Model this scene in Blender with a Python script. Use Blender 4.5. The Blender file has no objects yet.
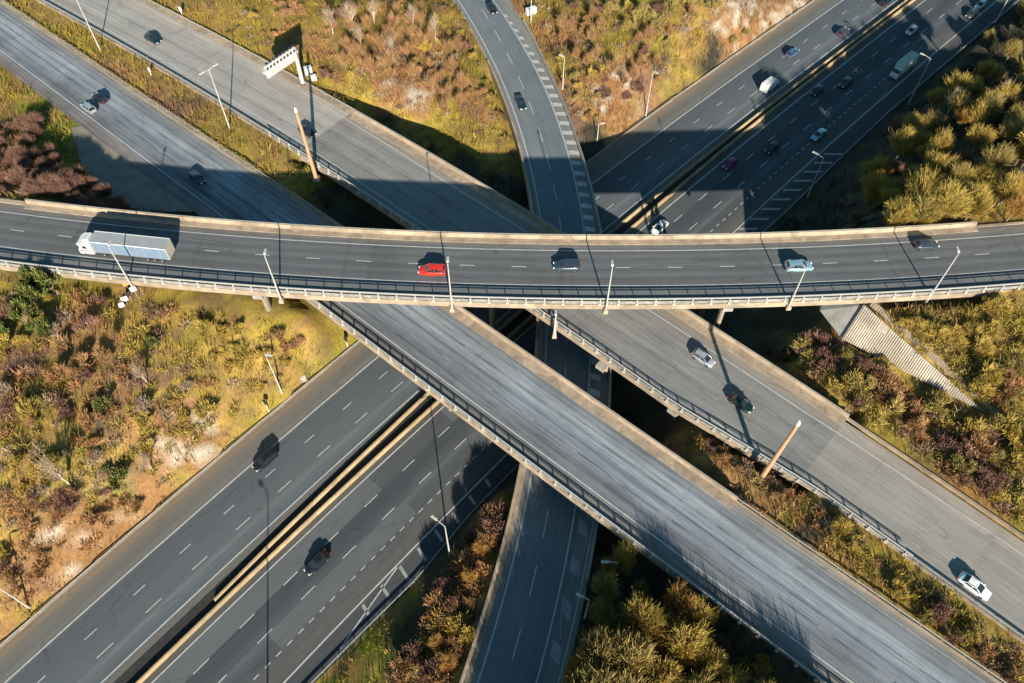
import bpy, bmesh, math, random
import numpy as np
from mathutils import Vector, Matrix
random.seed(7); RNG = np.random.default_rng(11)
scene = bpy.context.scene
COL = scene.collection

# ------------------------------------------------------------------ camera, world, sun, exposure
F_PX, TILT, CAM_H = 827.0, 0.6108, 131.0
cd = bpy.data.cameras.new('camera'); cam = bpy.data.objects.new('camera', cd); COL.objects.link(cam)
cd.sensor_width = 36; cd.lens = F_PX/1024*36; cd.clip_start = 1; cd.clip_end = 12000
cam.location = (0, 0, CAM_H); cam.rotation_euler = (TILT, 0, 0); scene.camera = cam
SUN_EL = math.radians(22.3)
SD = np.array([-0.165, 0.986])                       # horizontal direction in which shadows fall
world = bpy.data.worlds.new('World'); scene.world = world; world.use_nodes = True
wn_ = world.node_tree.nodes; bg = wn_['Background']
sky = wn_.new('ShaderNodeTexSky'); sky.sky_type = 'NISHITA'; sky.sun_disc = False
sky.sun_elevation = SUN_EL; sky.sun_rotation = math.atan2(-SD[0], -SD[1]); sky.altitude = 200
sky.air_density = 1.0; sky.dust_density = 0.2; sky.ozone_density = 3.2
tint = wn_.new('ShaderNodeMix'); tint.data_type = 'RGBA'; tint.blend_type = 'MULTIPLY'; tint.inputs[0].default_value = 1.0; tint.inputs[7].default_value = (.80, 1.10, .95, 1)
world.node_tree.links.new(sky.outputs[0], tint.inputs[6]); world.node_tree.links.new(tint.outputs[2], bg.inputs[0]); bg.inputs[1].default_value = 0.062
sl = bpy.data.lights.new('sun', 'SUN'); so = bpy.data.objects.new('sun', sl); COL.objects.link(so)
sl.energy = 5.0; sl.angle = math.radians(0.5); sl.color = (1.0, 0.9, 0.76)
dv = Vector((SD[0]*math.cos(SUN_EL), SD[1]*math.cos(SUN_EL), -math.sin(SUN_EL)))
so.rotation_euler = dv.to_track_quat('-Z', 'Y').to_euler()
vs = scene.view_settings; vs.view_transform = 'Standard'; vs.look = 'None'; vs.gamma = 1; vs.use_curve_mapping = False
vs.exposure = 1.15

# ------------------------------------------------------------------ calibration helpers
_d = np.array([0, math.sin(TILT), -math.cos(TILT)]); _u = np.array([0, math.cos(TILT), math.sin(TILT)]); _r = np.array([1., 0, 0])
def at(px, py, h):
    v = F_PX*_d + (px-512)*_r - (py-341.5)*_u
    t = (CAM_H-h)/(-v[2])
    return np.array([v[0]*t, v[1]*t])

# ------------------------------------------------------------------ noise (numpy)
def vnoise(x, y, seed=0):
    x = np.asarray(x, float); y = np.asarray(y, float)
    xi = np.floor(x).astype(np.int64); yi = np.floor(y).astype(np.int64); fx = x-xi; fy = y-yi
    fx = fx*fx*(3-2*fx); fy = fy*fy*(3-2*fy)
    def h(a, b):
        n = (a*374761393 + b*668265263 + seed*974711) & 0xffffffff
        n = ((n ^ (n >> 13))*1274126177) & 0xffffffff
        return ((n ^ (n >> 16)) & 0xffff)/65535.0
    return (h(xi, yi)*(1-fx)+h(xi+1, yi)*fx)*(1-fy) + (h(xi, yi+1)*(1-fx)+h(xi+1, yi+1)*fx)*fy
def fbm(x, y, o=4, seed=0):
    s = 0; a = .5; t = 0
    for i in range(o):
        s = s+a*vnoise(x*2**i, y*2**i, seed+i*17); t += a; a *= .55
    return s/t

# ------------------------------------------------------------------ object helpers
def link(o, parent=None):
    COL.objects.link(o)
    if parent is not None: o.parent = parent
    return o
def tag(o, label=None, cat=None, group=None, kind=None):
    if label: o['label'] = label
    if cat: o['category'] = cat
    if group: o['group'] = group
    if kind: o['kind'] = kind
    return o
def empty(name, loc=(0, 0, 0), rz=0, label=None, cat=None, group=None):
    o = bpy.data.objects.new(name, None); link(o); o.location = loc; o.rotation_euler = (0, 0, rz)
    o.empty_display_size = .5
    return tag(o, label, cat, group)
class MB:
    def __init__(s): s.v = []; s.f = []; s.uv = []; s.smooth = False
    def quad(s, a, b, c, d, uv=None):
        n = len(s.v); s.v += [tuple(a), tuple(b), tuple(c), tuple(d)]; s.f.append((n, n+1, n+2, n+3))
        s.uv += list(uv) if uv else [(0, 0)]*4
    def face(s, pts):
        n = len(s.v); s.v += [tuple(p) for p in pts]; s.f.append(tuple(range(n, n+len(pts)))); s.uv += [(0, 0)]*len(pts)
    def box(s, c, sz, rz=0, top=1.0):
        cx, cy, cz = c; x, y, z = sz[0]/2, sz[1]/2, sz[2]/2; co, si = math.cos(rz), math.sin(rz); P = []
        for zz, k in ((-z, 1), (z, top)):
            for sx, sy in ((-1, -1), (1, -1), (1, 1), (-1, 1)):
                a, b = sx*x*k, sy*y*k; P.append((cx+a*co-b*si, cy+a*si+b*co, cz+zz))
        for q in ((0, 3, 2, 1), (4, 5, 6, 7), (0, 1, 5, 4), (1, 2, 6, 5), (2, 3, 7, 6), (3, 0, 4, 7)): s.quad(*[P[i] for i in q])
    def tube(s, a, b, r0, r1=None, n=8, cap=True):
        a = Vector(a); b = Vector(b); r1 = r0 if r1 is None else r1; d = (b-a).normalized()
        x = d.orthogonal().normalized(); y = d.cross(x); A = []; B = []
        for i in range(n):
            t = 2*math.pi*i/n; w = x*math.cos(t)+y*math.sin(t); A.append(a+w*r0); B.append(b+w*r1)
        for i in range(n): s.quad(A[i], A[(i+1) % n], B[(i+1) % n], B[i])
        if cap: s.face(A[::-1]); s.face(B)
    def loft(s, secs, cap=True):
        for A, B in zip(secs[:-1], secs[1:]):
            n = len(A)
            for i in range(n): s.quad(A[i], A[(i+1) % n], B[(i+1) % n], B[i])
        if cap: s.face(secs[0][::-1]); s.face(secs[-1])
    def build(s, name, mat, parent=None, smooth=False, weld=False):
        me = bpy.data.meshes.new(name); me.from_pydata([tuple(map(float, p)) for p in s.v], [], s.f)
        ul = me.uv_layers.new(name='UVMap'); ul.data.foreach_set('uv', np.array(s.uv, dtype=np.float32).ravel())
        if weld:
            bm = bmesh.new(); bm.from_mesh(me); bmesh.ops.remove_doubles(bm, verts=bm.verts, dist=.004)
            bmesh.ops.recalc_face_normals(bm, faces=bm.faces); bm.to_mesh(me); bm.free()
        if smooth:
            me.polygons.foreach_set('use_smooth', [True]*len(me.polygons))
        me.materials.append(mat); o = bpy.data.objects.new(name, me); return link(o, parent)
def copy_tree(o, parent=None):
    c = o.copy(); link(c, parent)
    for k in list(c.keys()):
        pass
    for ch in CH.get(o.name, []): copy_tree(ch, c)
    return c
CH = {}
def index_children(root):
    CH[root.name] = [x for x in COL.objects if x.parent == root]
    for x in CH[root.name]: index_children(x)

# ------------------------------------------------------------------ materials
def newmat(name):
    m = bpy.data.materials.new(name); m.use_nodes = True; nt = m.node_tree
    return m, nt, nt.nodes['Principled BSDF']
def N(nt, t, **k):
    n = nt.nodes.new(t)
    for a, b in k.items(): setattr(n, a, b)
    return n
def math_(nt, op, a, b=None, c=None):
    n = N(nt, 'ShaderNodeMath', operation=op)
    for i, x in enumerate((a, b, c)):
        if x is None: continue
        if isinstance(x, (int, float)): n.inputs[i].default_value = x
        else: nt.links.new(x, n.inputs[i])
    return n.outputs[0]
def mixc(nt, fac, a, b, mode='MIX'):
    n = N(nt, 'ShaderNodeMix', data_type='RGBA', blend_type=mode)
    for i, x in ((0, fac), (6, a), (7, b)):
        if isinstance(x, (int, float)): n.inputs[i].default_value = x
        elif isinstance(x, tuple): n.inputs[i].default_value = (*x, 1)
        else: nt.links.new(x, n.inputs[i])
    return n.outputs[2]
def noise(nt, vec, scale, detail=3, rough=.55):
    n = N(nt, 'ShaderNodeTexNoise'); n.inputs['Scale'].default_value = scale; n.inputs['Detail'].default_value = detail
    n.inputs['Roughness'].default_value = rough
    if vec is not None: nt.links.new(vec, n.inputs['Vector'])
    return n.outputs['Fac']
def remap(nt, v, a, b, c, d):
    n = N(nt, 'ShaderNodeMapRange'); nt.links.new(v, n.inputs[0])
    for i, x in enumerate((a, b, c, d)): n.inputs[i+1].default_value = x
    return n.outputs[0]
def flat(name, col, rough=.6, metal=0., var=.12, scale=1.5, coat=0, spec=.5, cells=0):
    m, nt, b = newmat(name)
    tc = N(nt, 'ShaderNodeTexCoord'); f = noise(nt, tc.outputs['Object'], scale, 4)
    k = remap(nt, f, .25, .75, 1-var, 1+var)
    if cells:
        v = N(nt, 'ShaderNodeTexVoronoi', feature='F1'); v.inputs['Scale'].default_value = cells; nt.links.new(tc.outputs['Object'], v.inputs['Vector'])
        sc_ = N(nt, 'ShaderNodeSeparateColor'); nt.links.new(v.outputs['Color'], sc_.inputs[0]); k = math_(nt, 'MULTIPLY', k, remap(nt, sc_.outputs[0], 0, 1, .80, 1.16))
        k = math_(nt, 'MULTIPLY', k, remap(nt, noise(nt, tc.outputs['Object'], 3.5, 6, .8), .5, .75, 1, .6))
    g = N(nt, 'ShaderNodeCombineColor')
    for i in range(3): nt.links.new(k, g.inputs[i])
    mx = mixc(nt, 1.0, col, g.outputs[0], 'MULTIPLY')
    nt.links.new(mx, b.inputs['Base Color']); b.inputs['Roughness'].default_value = rough; b.inputs['Metallic'].default_value = metal
    b.inputs['Coat Weight'].default_value = coat; b.inputs['Specular IOR Level'].default_value = spec
    return m
def asphalt(name, o0, o1, stops, streak=.18, seams=(), seam_k=.55, blot=.12, bands=0.0):
    """stops: (offset, colour) across the road; seams: offsets of dark worn joints"""
    m, nt, b = newmat(name)
    uv = N(nt, 'ShaderNodeUVMap'); sp = N(nt, 'ShaderNodeSeparateXYZ'); nt.links.new(uv.outputs[0], sp.inputs[0])
    S, O = sp.outputs[0], sp.outputs[1]
    cmb = N(nt, 'ShaderNodeCombineXYZ'); nt.links.new(math_(nt, 'MULTIPLY', S, .022), cmb.inputs[0]); nt.links.new(math_(nt, 'MULTIPLY', O, 1.1), cmb.inputs[1])
    lng = noise(nt, cmb.outputs[0], 1.4, 5, .65)
    cm2 = N(nt, 'ShaderNodeCombineXYZ'); nt.links.new(math_(nt, 'MULTIPLY', S, .12), cm2.inputs[0]); nt.links.new(math_(nt, 'MULTIPLY', O, 2.6), cm2.inputs[1])
    lng2 = noise(nt, cm2.outputs[0], 1.6, 4, .6)
    tc = N(nt, 'ShaderNodeTexCoord'); big = noise(nt, tc.outputs['Object'], .09, 5, .6); fine = noise(nt, tc.outputs['Object'], 3.2, 3, .7)
    t = remap(nt, O, o0, o1, 0, 1)
    # wobble the bands slightly so that their edges are worn
    t = math_(nt, 'ADD', t, math_(nt, 'MULTIPLY', math_(nt, 'SUBTRACT', lng2, .5), .035))
    stops = [(o, (c[0]*.93, c[1]*1.0, c[2]*1.05)) for o, c in stops]
    cr = N(nt, 'ShaderNodeValToRGB'); nt.links.new(t, cr.inputs[0]); el = cr.color_ramp.elements
    st = sorted([((o-o0)/(o1-o0), c) for o, c in stops])
    el[0].position = st[0][0]; el[0].color = (*st[0][1], 1); el[1].position = st[-1][0]; el[1].color = (*st[-1][1], 1)
    for p, c in st[1:-1]: e = el.new(p); e.color = (*c, 1)
    k = remap(nt, lng, .25, .75, 1-streak, 1+streak)
    k = math_(nt, 'MULTIPLY', k, remap(nt, lng2, .25, .75, 1-streak*.6, 1+streak*.6))
    k = math_(nt, 'MULTIPLY', k, remap(nt, big, .3, .7, 1-blot, 1+blot))
    k = math_(nt, 'MULTIPLY', k, remap(nt, fine, .3, .7, .93, 1.07))
    cm4 = N(nt, 'ShaderNodeCombineXYZ'); nt.links.new(math_(nt, 'MULTIPLY', S, .05), cm4.inputs[0]); nt.links.new(math_(nt, 'MULTIPLY', O, 4.5), cm4.inputs[1])
    k = math_(nt, 'MULTIPLY', k, remap(nt, noise(nt, cm4.outputs[0], 1.3, 5, .7), .3, .7, 1-streak*.7, 1+streak*.7))
    cm5 = N(nt, 'ShaderNodeCombineXYZ'); nt.links.new(math_(nt, 'MULTIPLY', S, .035), cm5.inputs[0]); nt.links.new(math_(nt, 'ADD', math_(nt, 'MULTIPLY', O, .27), math_(nt, 'MULTIPLY', big, .8)), cm5.inputs[1])
    vc = N(nt, 'ShaderNodeTexVoronoi', feature='DISTANCE_TO_EDGE'); nt.links.new(cm5.outputs[0], vc.inputs['Vector']); vc.inputs['Scale'].default_value = 1.
    crk = math_(nt, 'MULTIPLY', remap(nt, vc.outputs['Distance'], 0, .02, 1, 0), remap(nt, lng, .45, .6, 0, .38))
    k = math_(nt, 'MULTIPLY', k, math_(nt, 'SUBTRACT', 1.0, crk))
    k = math_(nt, 'MULTIPLY', k, remap(nt, noise(nt, tc.outputs['Object'], .55, 6, .75), .56, .72, 1, .84))
    for so_ in seams:
        dd = math_(nt, 'ABSOLUTE', math_(nt, 'SUBTRACT', math_(nt, 'ADD', O, math_(nt, 'MULTIPLY', math_(nt, 'SUBTRACT', lng, .5), .7)), so_))
        g = remap(nt, dd, .08, .28, 1, 0)
        on = remap(nt, lng2, .44, .56, 0, 1)
        k = math_(nt, 'MULTIPLY', k, math_(nt, 'SUBTRACT', 1.0, math_(nt, 'MULTIPLY', math_(nt, 'MULTIPLY', g, on), seam_k)))
    # transverse joints now and then
    if bands > 0:
        w = N(nt, 'ShaderNodeTexVoronoi', feature='DISTANCE_TO_EDGE'); cmb3 = N(nt, 'ShaderNodeCombineXYZ'); nt.links.new(math_(nt, 'MULTIPLY', S, 1/22), cmb3.inputs[0])
        nt.links.new(cmb3.outputs[0], w.inputs['Vector']); w.inputs['Scale'].default_value = 1
        k = math_(nt, 'MULTIPLY', k, math_(nt, 'SUBTRACT', 1.0, math_(nt, 'MULTIPLY', remap(nt, w.outputs['Distance'], 0, .012, 1, 0), bands)))
    g = N(nt, 'ShaderNodeCombineColor')
    for i in range(3): nt.links.new(k, g.inputs[i])
    nt.links.new(mixc(nt, 1.0, cr.outputs[0], g.outputs[0], 'MULTIPLY'), b.inputs['Base Color'])
    b.inputs['Roughness'].default_value = .85; b.inputs['Specular IOR Level'].default_value = .3
    bp = N(nt, 'ShaderNodeBump'); bp.inputs['Strength'].default_value = .25; bp.inputs['Distance'].default_value = .02
    nt.links.new(noise(nt, tc.outputs['Object'], 9, 3), bp.inputs['Height']); nt.links.new(bp.outputs[0], b.inputs['Normal'])
    return m
def paint_mat(name, col, wear=.45):
    m, nt, b = newmat(name); tc = N(nt, 'ShaderNodeTexCoord'); f = noise(nt, tc.outputs['Object'], 1.1, 6, .75)
    nt.links.new(mixc(nt, remap(nt, f, .4, .75, 0, wear), col, (.14, .14, .14)), b.inputs['Base Color']); b.inputs['Roughness'].default_value = .6
    return m
def attr_mat(name, rough=.9, fine=.25, obj_var=0., translucent=0., scale=2.2):
    m, nt, b = newmat(name); a = N(nt, 'ShaderNodeAttribute', attribute_name='Tint'); tc = N(nt, 'ShaderNodeTexCoord')
    f = noise(nt, tc.outputs['Object'], scale, 8, .8); k = remap(nt, f, .28, .72, 1-fine, 1+fine)
    if obj_var:
        oi = N(nt, 'ShaderNodeObjectInfo'); k = math_(nt, 'MULTIPLY', k, remap(nt, oi.outputs['Random'], 0, 1, 1-obj_var, 1+obj_var))
    g = N(nt, 'ShaderNodeCombineColor')
    for i in range(3): nt.links.new(k, g.inputs[i])
    c = mixc(nt, 1.0, a.outputs['Color'], g.outputs[0], 'MULTIPLY')
    nt.links.new(c, b.inputs['Base Color']); b.inputs['Roughness'].default_value = rough; b.inputs['Specular IOR Level'].default_value = .15
    return m
def foliage_mat(name, c1, c2, var=.3):
    m, nt, b = newmat(name); a = N(nt, 'ShaderNodeAttribute', attribute_name='Tint'); oi = N(nt, 'ShaderNodeObjectInfo')
    sp = N(nt, 'ShaderNodeSeparateColor'); nt.links.new(a.outputs['Color'], sp.inputs[0])
    f = math_(nt, 'ADD', math_(nt, 'MULTIPLY', oi.outputs['Random'], .6), math_(nt, 'MULTIPLY', sp.outputs[0], .5))
    c = mixc(nt, f, c1, c2)
    k = math_(nt, 'MULTIPLY', remap(nt, sp.outputs[1], 0, 1, 1-var, 1+var), 1.0)
    g = N(nt, 'ShaderNodeCombineColor')
    for i in range(3): nt.links.new(k, g.inputs[i])
    nt.links.new(mixc(nt, 1.0, c, g.outputs[0], 'MULTIPLY'), b.inputs['Base Color'])
    b.inputs['Roughness'].default_value = .8; b.inputs['Specular IOR Level'].default_value = .2
    return m
M = {}
M['concrete'] = flat('concrete', (.285, .222, .16), .85, var=.28, scale=.5, cells=.22)
M['concrete_grey'] = flat('concrete_grey', (.26, .24, .21), .85, var=.25, scale=.8)
M['barrier_concrete'] = flat('barrier_concrete', (.34, .25, .14), .85, var=.22, scale=.7, cells=.25)
M['verge'] = flat('verge_concrete', (.30, .235, .17), .9, var=.3, scale=.8, cells=.3)
M['deck'] = flat('deck_concrete', (.20, .17, .13), .9, var=.3, scale=.4)
M['steel'] = flat('galvanised_steel', (.33, .33, .31), .5, .3, var=.15, scale=2)
M['pale_steel'] = flat('pale_painted_steel', (.42, .41, .38), .5, .1, var=.15, scale=2)
M['panel'] = flat('parapet_panel', (.24, .235, .22), .6, .1, var=.45, scale=1.2, cells=.35)
M['tanmast'] = flat('tan_mast_steel', (.42, .25, .14), .6, .1, var=.2, scale=1)
M['white'] = flat('white_paint_metal', (.60, .60, .59), .45, 0, var=.06)
M['white2'] = paint_mat('road_paint_white', (.42, .43, .42), .6); M['faded'] = paint_mat('road_paint_faded', (.27, .28, .28), .9)
M['dark'] = flat('black_rubber', (.02, .02, .022), .8, 0, var=.1)
M['glass'] = flat('dark_glass', (.015, .02, .028), .08, 0, var=0.02, spec=.9)
M['lamp'] = flat('lamp_lens', (.7, .72, .75), .2, 0, var=.05)
M['tail'] = flat('tail_lamp_red', (.45, .02, .015), .3, 0, var=.05)
M['amber'] = flat('orange_panel', (.75, .25, .03), .5, 0, var=.05)
M['chrome'] = flat('bare_metal', (.35, .36, .37), .3, .9, var=.05)

# ------------------------------------------------------------------ roads as curves fitted to level ground
class Road:
    def __init__(s, h, pts, deg, s0=None, s1=None):
        s.h = h; P = np.array([at(x, y, h) for x, y in pts]); s.o = P[0]; d = P[-1]-P[0]; d = d/np.hypot(*d); s.d = d; s.n = np.array([-d[1], d[0]])
        a = (P-s.o)@d; b = (P-s.o)@s.n; s.c = np.polyfit(a, b, deg); s.dc = np.polyder(s.c); s.a0 = a.min()-5; s.a1 = a.max()+5
    def f(s, a):
        q = np.clip(a, s.a0, s.a1); return np.polyval(s.c, q)+(a-q)*np.polyval(s.dc, q)
    def df(s, a): return np.polyval(s.dc, np.clip(a, s.a0, s.a1))
    def P(s, a, off):
        a = np.asarray(a, float); m = s.df(a); L = np.sqrt(1+m*m)
        b = s.o+np.multiply.outer(a, s.d)+np.multiply.outer(s.f(a), s.n)
        nn = (np.multiply.outer(-m/L, s.d)+np.multiply.outer(1/L, s.n)); return b+nn*np.asarray(off, float)[..., None]
    def so(s, x, y):          # world point(s) -> (s, offset)
        x = np.asarray(x, float); y = np.asarray(y, float)
        a = (x-s.o[0])*s.d[0]+(y-s.o[1])*s.d[1]; b = (x-s.o[0])*s.n[0]+(y-s.o[1])*s.n[1]
        m = s.df(a); return a, (b-s.f(a))/np.sqrt(1+m*m)
    def s_at(s, px, py): return float(s.so(*at(px, py, s.h))[0])
def O(off, a):
    a = np.asarray(a, float)
    if callable(off): return off(a)
    if isinstance(off, (list, tuple)): return np.interp(a, [q[0] for q in off], [q[1] for q in off])
    return np.full_like(a, float(off))
def ss(a0, a1, step=3.0): return np.linspace(a0, a1, max(2, int(abs(a1-a0)/step)+1))
def strip(mb, rd, a0, a1, o0, o1, z, vmap=None, step=3.0):
    a = ss(a0, a1, step); A = rd.P(a, O(o0, a)); B = rd.P(a, O(o1, a)); v0 = O(o0, a); v1 = O(o1, a)
    if vmap is not None: v0 = np.full_like(a, vmap[0]); v1 = np.full_like(a, vmap[1])
    for i in range(len(a)-1):
        mb.quad((*A[i], z), (*A[i+1], z), (*B[i+1], z), (*B[i], z), [(a[i], v0[i]), (a[i+1], v0[i+1]), (a[i+1], v1[i+1]), (a[i], v1[i])])
def sweep(mb, rd, a0, a1, off, prof, step=3.0):
    """closed profile [(doff, z)...] swept along a curve, z absolute"""
    a = ss(a0, a1, step); o = O(off, a); secs = []
    cols = [rd.P(a, o+p[0]) for p in prof]
    for i in range(len(a)): secs.append([(*cols[j][i], prof[j][1]) for j in range(len(prof))])
    mb.loft(secs)
def rect(w0, w1, z0, z1): return [(w0, z0), (w1, z0), (w1, z1), (w0, z1)]

A = Road(0, [(5.4,683),(142,560),(246,467),(276,444.5),(376,359),(593.5,183),(740,73.5)], 2)
B1 = Road(12.5, [(0,49.8),(184.5,190),(229.9,220.7),(390.5,340),(470,400),(540,452),(658,540),(760,611.9),(850.7,683)], 2)
B2 = Road(12.5, [(146.4,0),(250,54.2),(387.6,125.9),(490,190),(555.6,234),(684.5,309.5),(760,357),(847.8,410.2),(935.6,474.6),(1023.4,534.6)], 3)
C = Road(20.5, [(0,210.5),(175.7,233.3),(260,238.3),(367,242.7),(510,250),(675,250),(760,249),(877,244.1),(1024,233.9)], 2)
K = Road(6.5, [(457.9,0),(500,73.2),(517.6,125.9),(538,200),(529.3,483),(510,579.6),(477,683)], 3)
def lin(base, k):                    # offset law: base offset times a width factor along the road
    return [(a, base*v) for a, v in k]
kA = [(-80, 1.0), (80, 1.0), (155, .965), (235, .91), (330, .88)]
kB1 = [(-80, .78), (-20, .80), (35, .87), (78, .94), (110, 1.0), (300, 1.0)]
B2wn = [(-80, -1.9), (0, -2.0), (60, -2.7), (97, -4.0), (130, -4.4), (180, -4.3), (214, -3.4), (300, -3.2)]
B2sw = [(-80, -14.6), (0, -15.8), (60, -16.9), (120, -17.9), (165, -18.0), (190, -15.7), (300, -14.9)]
def B2o(d): return [(a, o+d) for a, o in B2wn]

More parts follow.
